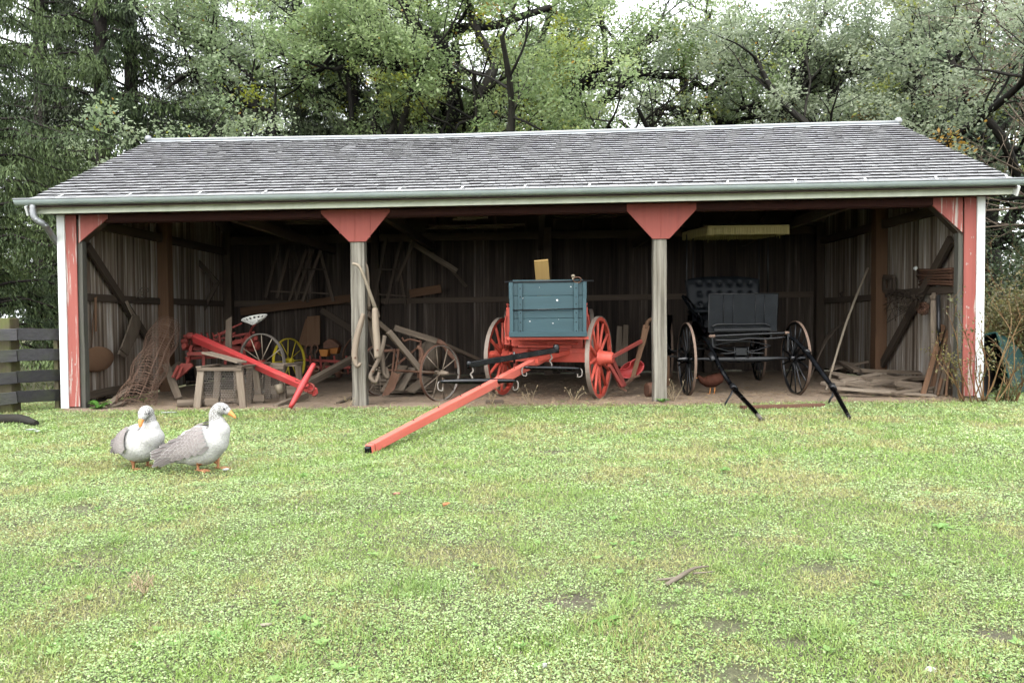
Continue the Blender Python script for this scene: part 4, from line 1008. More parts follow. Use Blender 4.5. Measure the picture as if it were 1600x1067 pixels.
single('rope_loop', 'rope', 'knotted loop of old rope on the left wall rail', 'rope', WX(222, 455, xw + .12),
    lambda q: q.tube([WX(a, b_, xw + .13) for a, b_ in ((213, 465), (216, 456), (222, 450), (231, 451), (231, 456), (223, 454), (221, 460), (226, 464), (219, 466), (215, 458))], .009, 6, 4), bevel=0)
# wire roll leaning on the wall
ba, ta = onG(209, 634, .15, .02), W(263, 508, 1.5)
wr = thing('wire_mesh_roll', 'rusty roll of woven wire fencing leaning against the left wall', 'wire roll', ba)
axw = (ta - ba).normalized(); e1 = axw.orthogonal().normalized(); e2 = axw.cross(e1); Lw = (ta - ba).length
def wire(q, R0, k, hn, n_):
    for i in range(hn):
        h = Lw * i / (hn - 1); r_ = R0 * (1 + .12 * math.sin(i * .5)) * (1.0 - .15 * i / hn)
        q.tube([ba + axw * (h + .006 * math.sin(j * 1.7 + i)) + (e1 * math.cos(j * 6.2832 / n_) + e2 * math.sin(j * 6.2832 / n_)) * r_ * (1 + .02 * math.sin(3 * j + k)) for j in range(n_ + 1)], .003, 4, cap=False)
    for j in range(k):
        t = j * 6.2832 / k
        q.tube([ba + axw * (Lw * i / 10) + (e1 * math.cos(t + .03 * math.sin(i)) + e2 * math.sin(t + .03 * math.sin(i))) * R0 * (1 + .12 * math.sin(i * hn / 10 * .5)) * (1.0 - .15 * i / 10) for i in range(11)], .003, 4)
part('outer_mesh', 'rustwire', wr, lambda q: wire(q, .245, 15, 36, 24), 0)
part('inner_mesh', 'rustwire', wr, lambda q: wire(q, .16, 6, 14, 18), 0)
# boards and log near it
for i, (a, b_, ya_, yb_, w_) in enumerate((((169, 633), (203, 605), .05, .9, .10), ((172, 636), (193, 629), .0, .3, .09), ((259, 569), (279, 622), 1.6, .9, .11), ((240, 600), (283, 566), 1.3, 2.2, .12))):
    single('loose_plank', 'greywood', 'short weathered plank lying or leaning around the rusty wire roll', 'plank', W(a[0], a[1], ya_), lambda q: q.beam(W(*a, ya_), W(*b_, yb_), w_, .03, V((0, -.5, 1)), segs=3, wob=.003), 'planks around the wire roll')
single('short_log', 'greywood', 'short round log lying on the dirt left of the wire cages', 'log', onG(277, 632, -.0, .07), lambda q: q.tube([onG(277, 632, .02, .065), onG(300, 630, .08, .068), onG(322, 628, .12, .065)], .062, 16))

# ------------------------------------------------------------------ wooden frames with chicken wire
def hexwire(q, p, u, v_, nu, nv, r_=.003):
    """chicken wire over the parallelogram p,u,v"""
    for i in range(nu):
        for j in range(nv):
            o = p + u * (i / nu) + v_ * (j / nv); ou = u / nu; ov = v_ / nv
            if (j % 2): o = o + ou * .5
            a = o + ov * .35; b_ = o + ov * .65
            q.tube([a, b_], r_, 3, cap=False); q.tube([b_, o + ou * .5 + ov * 1.35 * .0 + ov * 1.0 + ov * .35 * 0], r_, 3, cap=False); q.tube([b_ + ou * 0, o - ou * .5 + ov], r_, 3, cap=False)
def cage(label, P0, w_, h_, d_, yaw, wire_sides, splay=.06):
    ex, ey = V((math.cos(yaw), math.sin(yaw), 0)), V((-math.sin(yaw), math.cos(yaw), 0))
    t = thing('wire_cage', label, 'cage', P0, 'weathered wooden frames with chicken wire')
    K = lambda a, b_, c: P0 + ex * a + ey * b_ + UP * c
    for a, sa in ((0, -1), (w_, 1)):
        for b_, sb in ((0, -1), (d_, 1)):
            part('leg', 'greywood', t, lambda q: q.beam(K(a + sa * splay, b_ + sb * splay * .5, 0), K(a, b_, h_), .10, .045, ey), .003)
    for u_ in (-.03, d_ + .03): part('top_rail', 'greywood', t, lambda q: q.beam(K(-.05, u_, h_), K(w_ + .05, u_, h_), .03, .05, UP), .003)
    for u_ in (-.02, w_ + .02): part('side_rail', 'greywood', t, lambda q: q.beam(K(u_, -.05, h_ + .03), K(u_, d_ + .05, h_ + .03), .08, .022, UP), .003)
    part('bottom_rail', 'greywood', t, lambda q: q.beam(K(.03, d_, .16), K(w_ - .03, d_, .16), .03, .13, UP), .003)
    part('bottom_rail', 'greywood', t, lambda q: q.beam(K(.05, -.01, .10), K(w_ * .45, -.01, .10), .03, .1, UP), .003)
    part('middle_stud', 'greywood', t, lambda q: q.beam(K(w_ * .48, d_, .02), K(w_ * .48, d_, h_), .07, .03, ey), .003)
    part('chicken_wire', 'greyiron', t, lambda q: (hexwire(q, K(.05, -.005, .08), ex * (w_ - .1), UP * (h_ - .1), 12, 14), hexwire(q, K(w_ - .01, .02, .08), ey * (d_ - .05), UP * (h_ - .1), 10, 14) if wire_sides else None), 0)
    return t
cage('near wooden chicken-wire frame with a loose board on top', onG(316, 636, -.02), .56, .56, .5, R(-4), True)
cage('farther wooden chicken-wire frame right behind the long red tongue', onG(392, 610, .45), .48, .55, .6, R(-6), False, .03)
single('loose_plank', 'greywood', 'weathered board lying askew across the near chicken-wire frame', 'plank', W(350, 557, .2), lambda q: q.beam(W(323, 551, .55), W(378, 566, .02), .16, .03, UP, segs=2, wob=.003))
single('tin_can', 'tin', 'dented tin can hung on the farther wire frame', 'can', W(437, 606, .35), lambda q: (q.lathe(W(435, 600, .33) , V((.25, 0, -1)), [(0, .055), (.004, .06), (.13, .057), (.134, .05)], 16), q.tube([W(436, 600, .33), W(441, 590, .33), W(445, 601, .33)], .004, 5, 3)), bevel=0)
single('tall_board', 'greywood', 'upright grey board standing among the red plow parts', 'board', onG(357, 600, 1.6), lambda q: q.prism([W(a, b_, 1.6) for a, b_ in ((351, 560), (353, 500), (362, 494), (361.5, 560))], V((0, .03, 0))))

# ------------------------------------------------------------------ red tongue with neck yoke
ta_, tb_ = W(305, 528, 1.7), W(493, 612, -.55)
tn = thing('implement_tongue', 'long bright-red wooden tongue slanting down to a crossed red neck yoke', 'tongue', (tb_.x, tb_.y, gz(tb_.x)))
part('tongue_beam', 'implred', tn, lambda q: q.beam(ta_, tb_, .12, .125, V((0, -.45, 1)), w1=.075, t1=.085, segs=6, wob=.002), .005)
y0_, y1_ = W(491, 568, -.5), W(453.5, 637, -.78)
ny = part('neck_yoke', 'implred', tn, lambda q: q.tube([y0_, y0_.lerp(y1_, .08), y0_.lerp(y1_, .5), y0_.lerp(y1_, .92), y1_], [.028, .033, .047, .033, .026], 14), 0)
part('ring', 'rust', ny, lambda q: [q.tube([c_ + V((.035 * math.cos(t), .01, .035 * math.sin(t) - .02)) for t in [i * 6.2832 / 16 for i in range(17)]], .005, 6, cap=False) for c_ in (W(494, 574, -.5), W(457, 640, -.78))], 0)
part('yoke_strap', 'rustred', tn, lambda q: (q.tube([W(462, 594, -.5), W(470, 597, -.55), W(478, 606, -.55), W(486, 600, -.5), W(490, 606, -.5), W(494, 616, -.55), W(488, 618, -.55)], .012, 6, 3), q.tube([W(480, 598, -.55), W(490, 602, -.6), W(489, 610, -.6), W(480, 612, -.6)], .014, 6, 3)), 0)

# ------------------------------------------------------------------ red sulky plow with white seat
gp = onG(350, 600, 2.0)
pw = thing('sulky_plow', 'rusty-red riding plow with white pan seat behind the wire cages', 'plow', gp)
def rb(q, a, ya_, b_, yb_, w_=.04, t_=.04): q.beam(W(*a, ya_), W(*b_, yb_), w_, t_)
part('frame', 'rustred', pw, lambda q: (rb(q, (285, 543), 2.0, (400, 545), 2.3, .07, .09), rb(q, (290, 560), 1.8, (345, 557), 2.2, .06, .05), rb(q, (287, 525), 2.0, (352, 536), 2.5, .05, .05), rb(q, (300, 540), 1.8, (290, 582), 1.5, .05, .05),
     rb(q, (330, 532), 2.2, (398, 519), 2.6, .05, .04), rb(q, (318, 541), 2.0, (318, 573), 1.9, .05, .05), rb(q, (335, 525), 2.6, (378, 505), 2.8, .03, .03), rb(q, (352, 530), 2.4, (352, 570), 2.2, .05, .05), rb(q, (345, 540), 2.2, (402, 528), 2.0, .05, .07), rb(q, (380, 535), 2.0, (384, 575), 2.0, .05, .05),
     rb(q, (293, 553), 1.6, (330, 552), 1.6, .07, .06)), .004)
for px, py, y_, r_, d_ in ((292, 525, 1.9, .06, V((1, .2, 0))), (284, 535, 1.9, .055, V((1, 0, .3))), (305, 530, 1.9, .05, V((0, 1, 0))), (287, 541, 1.8, .05, V((0, 1, 0))), (318, 547, 1.8, .07, V((1, 0, 0))), (340, 541, 2.1, .06, V((0, 1, 0))), (396, 540, 2.1, .085, V((1, -.3, 0))), (392, 527, 2.2, .06, V((0, -1, 0))), (367, 535, 2.3, .06, V((1, 0, 0)))):
    part('casting', 'rustred', pw, lambda q: q.lathe(W(px, py, y_), d_, [(0, r_ * .8), (.02, r_), (.09, r_), (.11, r_ * .6)], 10), .002)
part('gear_case', 'rustred', pw, lambda q: q.ell(W(310, 536, 2.0), .10, .10, .06), 0)
part('gear_case', 'rustred', pw, lambda q: q.ell(W(389, 533, 2.0), .10, .1, .12), 0)
for i in range(6): part('rod', 'rustred', pw, lambda q: q.tube([W(296 + 9 * i, 520, 2.1), W(299 + 9 * i, 530, 2.0), W(296 + 9 * i, 541, 2.0)], .014, 6, 2), 0)
part('plow_bottom', 'rustred', pw, lambda q: (q.prism([W(a, b_, 1.3) for a, b_ in ((276, 578), (282, 568), (298, 567), (301, 572), (290, 582), (276, 594), (270, 592))], V((0, .06, .0))), rb(q, (279, 571), 1.3, (270, 590), 1.2, .05, .03), rb(q, (284, 573), 1.25, (276, 592), 1.2, .04, .03)), .004)
part('mouldboard', 'black', pw, lambda q: q.grid([[W(287 + 12 * u, 576 + 20 * v_, 1.5) + V((0, .10 * math.sin(u * 2.2) + .06 * v_, 0)) for u in [i / 8 for i in range(9)]] for v_ in [j / 6 for j in range(7)]], False, .5, True), 0)
sc_ = W(400, 503, 1.7)
part('seat_post', 'rustred', pw, lambda q: q.tube([W(396, 540, 2.0), W(391, 522, 1.9), W(395, 510, 1.8), W(398, 508, 1.7)], [(.035, .014), (.035, .014), (.04, .014), (.04, .014)], 8, 4), 0)
def seat(q):
    nu, nv = 30, 18
    for s_ in (0,):
        rows = []
        for j in range(nv + 1):
            v_ = j / nv; row = []
            for i in range(nu + 1):
                t = 2 * math.pi * i / nu; rr = v_
                x = .215 * rr * math.cos(t) * (1.0); y = .16 * rr * math.sin(t)
                if y > 0: y *= .75
                z = .085 * rr ** 2.6 + .05 * max(0, -math.cos(t * 1) * 0) - .0
                z += .02 * rr * math.sin(t) * (-1) * .6
                if y < 0: z -= .07 * rr ** 2 * math.exp(-(x / .07) ** 2)
                row.append((x, y, z))
            rows.append(row)
        return rows
rows = seat(None); q = MB(); o = len(q.v); nu = 31
tilt = Matrix.Rotation(R(-9), 3, 'Y') @ Matrix.Rotation(R(27), 3, 'X')
for row in rows:
    for p in row: q.v.append(tuple(sc_ + tilt @ V(p) ))
for j in range(18):
    for i in range(30):
        if 13 <= j <= 15 and i % 2 == 0 and i not in (22, 23): continue      # the slots punched round the rim
        if 6 <= j <= 8 and i % 6 == 0: continue
        a = j * nu + i; q.face((a, a + 1, a + nu + 1, a + nu), ((0, 0), (.1, 0), (.1, .1), (0, .1)), .5, True)
so_ = q.build('seat', M['seatwhite'], pw); sm = so_.modifiers.new('thick', 'SOLIDIFY'); sm.thickness = .008
fw_ = G(408, 607) ; cw = W(409, 567, 1.35)
tmp = (M['greyiron'], M['greyiron'], M['palewood'], M['rustred'])
spoked(pw, cw, V((-.45, -1, 0)), .47, 12, .018, .055, tmp, [(-.08, .03), (-.07, .05), (.07, .05), (.08, .03)], .008, steel=True, name='wheel')
cy = W(452, 564, 2.6)
spoked(pw, cy, V((1, -.42, .05)), .40, 12, .018, .05, (M['yellow'],) * 4, [(-.08, .03), (-.07, .05), (.07, .05), (.08, .03)], .008, steel=True, name='furrow_wheel')
part('lever', 'rustred', pw, lambda q: (q.tube([W(388, 545, 2.4), W(376, 527, 2.5), W(352, 520, 2.5), W(338, 531, 2.5)], .012, 6, 3), q.tube([W(361, 524, 2.0), W(368, 519, 2.0)], .012, 6)), 0)

# ------------------------------------------------------------------ orange seeder at the back wall
sd_ = thing('seed_planter', 'old orange seed planter with curved spring arms by the back wall', 'planter', onG(510, 590, 4.2))
part('hopper', 'orange', sd_, lambda q: (q.prism([W(a, b_, 4.0) for a, b_ in ((498, 546), (513, 546), (511, 557), (501, 557))], V((0, .25, 0))), q.prism([W(a, b_, 4.15) for a, b_ in ((514, 541), (529, 540), (526, 553), (516, 553))], V((0, .25, 0)))), .006)
part('hopper_lid', 'rust', sd_, lambda q: (q.prism([W(a, b_, 4.1) for a, b_ in ((505, 536), (513, 529), (520, 531), (530, 540), (529, 543), (505, 545))], V((0, .25, 0)))), .006)
part('frame', 'rustred', sd_, lambda q: (q.beam(W(476, 562, 4.2), W(550, 566, 4.0), .05, .05), q.beam(W(480, 573, 4.0), W(548, 574, 3.9), .05, .05), [q.beam(W(px, 556, 4.1), W(px + 3, 584, 4.0), .03, .04) for px in (484, 500, 522, 541)]), .003)
for a in (476, 485): part('spring_arm', 'rust', sd_, lambda q: q.tube([W(a + 6, 560, 4.1), W(a, 548, 4.0), W(a + 6, 538, 4.0), W(a + 12, 543, 4.0), W(a + 8, 552, 4.0)], .016, 6, 3), 0)
part('spring_arm', 'rust', sd_, lambda q: q.tube([W(536, 560, 4.0), W(538, 545, 4.0), W(548, 530, 4.0), W(556, 528, 4.0)], [(.04, .012)] * 4, 6, 3), 0)
part('hose', 'rust', sd_, lambda q: q.tube([W(528, 580, 3.9), W(540, 583, 3.9), W(553, 578, 3.9)], .008, 5, 3), 0)
for px in (492, 510, 530): part('disc', 'rust', sd_, lambda q: q.lathe(W(px, 578, 4.0), V((1, -.3, 0)), [(0, .16), (.01, .15), (.03, .04)], 20), 0)
# planks around on the dirt
for a, ya_, b_, yb_, w_, t_, lab, mt_ in (((478, 600), 1.2, (552, 560), 2.6, .12, .10, 'thick grey timber leaning up behind the left middle post', 'greywood'),
        ((430, 637), -.05, (478, 617), .8, .09, .09, 'round-edged pole lying on the dirt under the red neck yoke', 'greywood'),
        ((475, 540), 5.3, (487, 500), 5.5, .26, .03, 'wide reddish board standing against the back wall', 'brownpost'),
        ((490, 540), 5.3, (490, 494), 5.5, .28, .03, 'wide dark board standing against the back wall behind the orange planter', 'brownpost'),
        ((376, 487), 5.35, (548, 466), 5.35, .04, .16, 'long brown board fixed slightly askew along the back wall', 'brownpost'),
        ((640, 459), 5.35, (689, 451), 5.35, .03, .17, 'short reddish-brown board held on the back wall above the steel-wheel cultivator', 'brownpost')):
    single('loose_board', mt_, lab, 'board', W(*a, ya_), lambda q: q.beam(W(*a, ya_), W(*b_, yb_), w_, t_, V((0, 1, 0)) if ya_ > 5 and b_[1] < 520 and abs(a[0] - b_[0]) < 30 else UP, segs=3, wob=.003))
# A-frame racks on the back wall
def rack(lines, y_, lab):
    c_ = W(*lines[0][0], y_); t = thing('harrow_frame', lab, 'harrow', c_)
    for a, b_ in lines:
        yy = y_ + random.uniform(-.06, .06); flat = abs(a[1] - b_[1]) < 12
        part('crossbar' if flat else 'bar', 'darkwood', t, lambda q: q.beam(W(*a, yy), W(*b_, yy), .06 if not flat else .03, .035, V((0, 1, 0))), .003)
rack([((452, 388), (433, 466)), ((479, 391), (452, 470)), ((459, 391), (481, 472)), ((501, 391), (473, 471)), ((501, 396), (521, 471)), ((423, 455), (513, 459)), ((452, 421), (507, 421)), ((437, 380), (415, 465)), ((489, 388), (462, 468))], 4.7, 'zigzag wooden harrow frame hanging high on the back wall left of the middle post')
rack([((604, 372), (585, 469)), ((627, 375), (604, 475)), ((621, 400), (634, 477)), ((592, 460), (640, 463)), ((586, 421), (622, 421)), ((648, 375), (620, 440))], 4.7, 'second wooden harrow frame hanging high on the back wall right of the left middle post')

# ------------------------------------------------------------------ wooden-handled cultivator by the left middle post
cu = thing('walking_cultivator', 'grey wooden-handled walking cultivator with two steel wheels leaning at the left middle post', 'cultivator', onG(640, 620, .9))
part('handle', 'palewood', cu, lambda q: q.tube([W(551, 412, -.10), W(560, 415, -.10), W(567, 428, -.08), (W(577, 455, .0)), W(585, 478, .1), W(591, 495, .25)], [.020, .020, .020, .024, .028, .03], 10, 4), 0)
part('handle', 'palewood', cu, lambda q: q.tube([W(569, 409, .08), W(573, 418, .1), W(575, 440, .15), W(576, 484, .25)], [.016, .022, .024, .03], 10, 4), 0)
PW = 'palewood'
part('tooth_shank', PW, cu, lambda q: q.tube([W(568, 490, -.12), W(563, 508, -.14), W(557, 530, -.16), W(554, 555, -.18), W(558, 572, -.2), W(564, 567, -.2)], [(.045, .03), (.05, .04), (.045, .045), (.05, .045), (.05, .03), (.02, .02)], 10, 4), 0)
part('tooth_shank', PW, cu, lambda q: q.tube([W(586, 482, -.05), W(587, 510, -.1), W(589, 535, -.12), W(589, 560, -.15)], [(.05, .04), (.06, .05), (.055, .05), (.035, .04)], 10, 4), 0)
part('tooth_shank', 'greywood', cu, lambda q: (q.tube([W(601, 525, .2), W(597, 545, .15), W(590, 565, .1), W(582, 580, .05), (W(579, 590, .0)), W(587, 597, .0), W(592, 582, .05)], [(.04, .03), (.045, .03), (.05, .03), (.05, .03), (.05, .03), (.04, .03), (.03, .02)], 10, 4),
     q.tube([W(597, 550, .3), W(598, 570, .25), W(600, 585, .2), W(606, 590, .2), W(604, 575, .25)], [(.04, .03), (.045, .04), (.04, .03), (.035, .03), (.02, .02)], 10, 4)), 0)
part('bolt', 'rust', cu, lambda q: [q.lathe(W(px, py, y_), V((0, -1, 0)), [(0, .014), (.015, .012)], 8) for px, py, y_ in ((555, 559, -.23), (590, 547, -.2), (583, 580, -.01))], 0)
part('beam', 'greywood', cu, lambda q: (q.beam(W(573, 490, .2), W(608, 520, .6), .07, .08), q.beam(W(607, 518, .5), W(656, 577, .9), .06, .085, UP, segs=3, wob=.003)), .005)
part('beam', 'greywood', cu, lambda q: (q.beam(W(616, 512, .8), W(682, 533, 1.0), .07, .09, UP, segs=3, wob=.003), q.beam(W(574, 484, .3), W(586, 545, .6), .05, .05)), .005)
part('draft_iron', 'rust', cu, lambda q: (q.tube([W(679, 532, 1.0), W(692, 537, 1.0), W(706, 556, 1.0), (W(713, 563, 1.0)), W(714, 575, 1.0)], [(.04, .012)] * 5, 8, 3), q.tube([W(657, 530, .95), W(656, 580, .95)], .022, 8), q.tube([W(628, 527, .9), W(632, 533, .9), W(640, 530, .9), W(656, 534, .9)], .016, 7, 3),
     q.beam(W(598, 548, 1.0), W(624, 547, 1.0), .03, .04), q.beam(W(617, 545, .9), W(613, 582, .9), .04, .03), q.beam(W(623, 547, .9), W(618, 580, .9), .03, .03), q.tube([W(655, 590, 1.0), W(655, 571, .95), W(660, 551, .95), W(652, 541, .95)], .03, 8, 3), q.beam(W(620, 570, 1.1), W(656, 540, 1.1), .03, .03)), .002)
part('shovel', 'rust', cu, lambda q: q.prism([W(a, b_, .5) for a, b_ in ((612, 580), (621, 584), (617, 608), (607, 617), (596, 619), (607, 596))], V((0, .02, 0))), .002)
part('shovel', 'rust', cu, lambda q: q.prism([W(a, b_, .9) for a, b_ in ((610, 588), (626, 583), (617, 606), (604, 610))], V((0, .02, 0))), .002)
cmts = (M['greyiron'], M['rust'], M['greywood'], M['greywood'])
hbc = [(-.10, .025), (-.09, .04), (-.02, .045), (.02, .045), (.10, .035), (.16, .022)]
cwh = W(688, 588, .55); cwh.z = gz(cwh.x) + .42
spoked(cu, cwh, V((.86, -.62, 0)), .42, 10, .022, .045, cmts, hbc, .010, steel=True, name='wheel', start=.2)
c2w = W(595, 578, 1.5); c2w.z = gz(c2w.x) + .42
spoked(cu, c2w, V((-.86, .62, 0)), .42, 10, .022, .045, cmts, hbc, .010, steel=True, name='wheel')
part('axle', 'rust', cu, lambda q: q.tube([cwh, c2w], .02, 8), 0)
single('long_pole', 'greywood', 'grey pole sloping to the ground behind the cultivator wheel', 'pole', W(697, 540, 2.0), lambda q: q.beam(W(690, 536, 2.0), W(750, 563, 2.6), .07, .06))
# lumber stack behind the cultivator
for i in range(14):
    px = 612 + (i % 4) * 11 + random.uniform(-4, 4); y_ = 1.9 + random.uniform(-.3, .4); h = .05 + (i // 4) * .065; tw = R(random.uniform(-22, 18))
    c_ = onG(px, 600, y_, h); d = V((math.cos(tw), math.sin(tw), random.uniform(-.05, .05))) * random.uniform(.25, .5)
    single('stacked_plank', 'greywood', 'short grey plank in the low stack behind the cultivator wheels', 'plank', c_, lambda q: q.beam(c_ - d, c_ + d, random.uniform(.12, .2), random.uniform(.03, .06), UP, segs=2, wob=.002), 'short planks stacked behind the cultivator')
for i, (a, ya_, b_, yb_) in enumerate((((603, 612), 1.0, (630, 572), 1.8), ((622, 610), 1.2, (642, 575), 1.9), ((640, 612), 1.2, (668, 590), 1.6))):
    single('slanted_plank', 'greywood', 'brown plank tipped against the low stack behind the cultivator', 'plank', W(*a, ya_), lambda q: q.beam(W(*a, ya_), W(*b_, yb_), .18, .03, V((0, -.4, 1))), 'planks tipped against the stack')
single('split_stick', 'greywood', 'split stick lying on the dirt right beside the left middle post foot', 'stick', onG(535, 628, .3), lambda q: q.beam(onG(528, 630, .3, .02), onG(554, 612, .9, .05), .06, .03))
single('wood_block', 'darkwood', 'small dark wood block on the grass edge in front of the wagon', 'block', G(773, 630), lambda q: q.box(G(773, 629, .03), .25, .09, .07), bevel=.006)
single('barn_sack', 'greywood', 'dark crumpled sack heaped behind the cultivator beam', 'sack', onG(672, 560, 3.2), lambda q: q.ell(onG(672, 540, 3.2, .55), .22, .2, .3, 14, 9), bevel=0).scale = (1, 1, 1)

# ------------------------------------------------------------------ red walking plow right of the wagon
wp = thing('walking_plow', 'small walking plow with bent wooden handle and red blade right of the wagon', 'plow', onG(985, 610, .9))
part('handle', 'brownpost', wp, lambda q: (q.tube([W(1026, 498.5, 1.0), W(1018, 499, 1.0), W(1012, 503, 1.0), W(1009, 513, 1.0)], .030, 10, 4), q.beam(W(1010, 508, 1.0), W(1003, 540, .98), .035, .10, V((1, 0, .2)), t1=.085), q.beam(W(1003, 538, .98), W(988, 592, .9), .04, .085, V((1, 0, .2)), t1=.06)), .005)
part('crossbar', 'rustred', wp, lambda q: q.beam(W(956, 558, .5), W(1002, 533, .96), .05, .05), .004)
part('beam', 'rustred', wp, lambda q: (q.beam(W(956, 562, .6), W(975, 603, .75), .06, .06), q.beam(W(953, 572, .5), W(972, 604, .6), .05, .05)), .004)
def bl_(q):
    c_ = W(987, 577, 1.0); rows = []
    for j in range(9):
        row = []
        for i in range(25):
            t = 6.2832 * i / 24; r_ = .02 + .98 * j / 8
            x, z = .20 * r_ * math.cos(t), .125 * r_ * math.sin(t)
            row.append(c_ + V((x * .95 - z * .2, .10 * (r_ ** 2) * -1 + .1, z + x * .34)))
        rows.append(row)
    q.grid(rows, False, .5, True)
b0 = part('red_blade', 'implred', wp, bl_, 0); sm = b0.modifiers.new('t', 'SOLIDIFY'); sm.thickness = .008
part('share', 'rust', wp, lambda q: (q.prism([W(a, b_, .75) for a, b_ in ((964, 600), (971, 601), (980, 611), (978, 612), (967, 606))], V((0, .05, 0))), q.tube([W(974, 604, .75), W(985, 592, .85), W(1000, 587, .9)], .02, 8, 2), q.beam(W(975, 602, .8), W(990, 590, .9), .05, .03)), .002)
part('brace_rod', 'implred', wp, lambda q: q.tube([W(966, 578, .9), W(982, 575, .85), W(986, 565, .85), W(993, 561, .9)], .009, 6, 3), 0)
single('rusty_can', 'rust', 'rusty open can lying on its side by the right middle post', 'can', onG(1016, 612, .8), lambda q: q.lathe(onG(1010, 605, .75, .115), V((1, .25, 0)), [(.0, .09), (.0, .105), (.01, .112), (.24, .112), (.25, .05)], 20), bevel=0)
for a, b_, lab in (((966, 572), (968, 510), 'narrow grey board standing in the dark behind the right wagon wheel'), ((975, 575), (978, 508), 'splintered grey board standing just right of the right wagon wheel')):
    single('standing_board', 'greywood', lab, 'board', W(*a, 3.4), lambda q: q.beam(W(*a, 3.2), W(*b_, 3.6), .13, .03, V((0, 1, 0)), w1=.09))
tk = thing('dark_buggy', 'dark blue side of another carriage, mostly hidden behind the right middle post', 'carriage', onG(1030, 600, 2.6))
part('side_panel', 'leather', tk, lambda q: (q.grid([[W(1018 + 33 * math.sin(u * 1.57), 492 + 54 * v_, 2.4 + 1.2 * (1 - math.cos(u * 1.57))) for u in [i / 8 for i in range(9)]] for v_ in (0, .25, .5, .75, 1)], False, .5, True), q.beam(W(1018, 548, 2.4), W(1052, 550, 2.9), .04, .04)), 0)
part('step_iron', 'blackdust', tk, lambda q: (q.tube([W(1042, 535, 2.4), W(1048, 547, 2.3), W(1060, 548, 2.3)], .014, 6, 3), q.beam(W(1022, 556, 2.6), W(1062, 557, 2.6), .04, .03)), 0)
part('support', 'brownpost', tk, lambda q: q.beam(onG(1043, 600, 2.6), W(1043, 556, 2.6), .07, .07), .003)

# ------------------------------------------------------------------ right bay
single('pole_handle', 'palewood', 'long tan pole leaning in the dark beside the surrey right wheel', 'pole', onG(1292, 585, 1.6), lambda q: q.tube([onG(1291, 585, 1.3, .02), W(1322, 505, 2.0), W(1356, 419, 2.7)], [.018, .020, .019], 8, 3))
single('flat_plank', 'rust', 'rusty-brown flat plank lying in the grass in front of the surrey', 'plank', G(1225, 637), lambda q: q.beam(G(1158, 637, .03), G(1287, 633, .035), .10, .05, UP, segs=5, wob=.004))
for i, (a, ya_, b_, yb_, w_) in enumerate((((1300, 606), .35, (1462, 619), .25, .13), ((1296, 594), .8, (1400, 612), .4, .16), ((1310, 588), 1.1, (1440, 602), .7, .14), ((1345, 579), 1.5, (1449, 583), 1.5, .12), ((1305, 583), 1.4, (1365, 600), .8, .2), ((1316, 566), 2.3, (1342, 580), 1.6, .2),
        ((1290, 600), .6, (1345, 596), .9, .18), ((1350, 592), .9, (1452, 590), 1.3, .13), ((1400, 600), .6, (1458, 612), .4, .12), ((1325, 574), 2.0, (1390, 590), 1.2, .14), ((1360, 603), .5, (1420, 590), 1.1, .12), ((1318, 596), .7, (1380, 583), 1.5, .12), ((1305, 575), 2.2, (1330, 568), 2.6, .18), ((1396, 614), .2, (1462, 605), .5, .1), ((1300, 577), 2.0, (1352, 566), 2.6, .15))):
    p, q_ = W(*a, ya_), W(*b_, yb_)
    for z_ in (p, q_): z_.z = max(z_.z, gz(z_.x) + .03)
    single('loose_plank', 'greywood', 'weathered plank tumbled in the heap along the right wall', 'plank', p, lambda q: q.beam(p, q_, w_ * random.uniform(.8, 1.1), random.uniform(.025, .05), V((random.uniform(-.2, .2), random.uniform(-.3, .1), 1)), segs=3, wob=.004), 'planks heaped along the right wall')
for i in range(11):
    bx_ = 1441 + i * 4.6 + random.uniform(-1, 1); tx_ = 1476 + i * 1.6 + random.uniform(-4, 4); r_ = random.choice((.018, .022, .03))
    p = onG(bx_, 620, .25 + .08 * (i % 4), .02); q_ = W(tx_, 508 + random.uniform(-4, 60) * (i % 2), .75 + .1 * (i % 3))
    single('leaning_pole', random.choice(('brownpost', 'greywood', 'darkwood')), 'thin brown stake in the bundle leaning in the right corner of the shed', 'stake', p, (lambda q: q.tube([p, p.lerp(q_, .5) + V((.01, 0, 0)), q_], r_, 7, 2)) if i % 3 else (lambda q: q.beam(p, q_, .07, .025, V((0, 1, 0)))), 'stakes leaning in the right corner')
xr = xiR - .08
rk = thing('iron_rod_rack', 'bundle of thin rusty rods hung level on the right wall', 'rods', WX(1460, 435, xr))
for i in range(6):
    part('rod', 'rust', rk, lambda q: q.tube([WX(1432 + random.uniform(0, 6), 422 + i * 4.6, xr - .0), WX(1460, 423 + i * 4.3 + random.uniform(-1, 1), xr - .02), WX(1489, 420 + i * 5 + random.uniform(-1, 1), xr)], .022, 6, 3), 0)
single('insulator_knob', 'white', 'small round white insulator knob on the right wall', 'insulator', WX(1433, 419.5, xr - .02), lambda q: (q.lathe(WX(1433, 419.5, xr), V((-1, 0, 0)), [(0, .02), (.01, .035), (.03, .035), (.035, .02), (.05, .022)], 14)), bevel=0)
single('wire_coil', 'rust', 'spiky round coil of rusty wire hanging on the right wall brace', 'coil', WX(1443, 482, xr - .12),
    lambda q: [q.tube([WX(1443, 482, xr - .12) + V((random.uniform(-.05, .05), r_ * math.cos(t) * 1.0, r_ * .85 * math.sin(t))) for t in [j * 6.2832 / 12 + k for j in range(12)]], .006, 4, 2) for k in range(14) for r_ in (random.uniform(.04, .125),)], bevel=0)
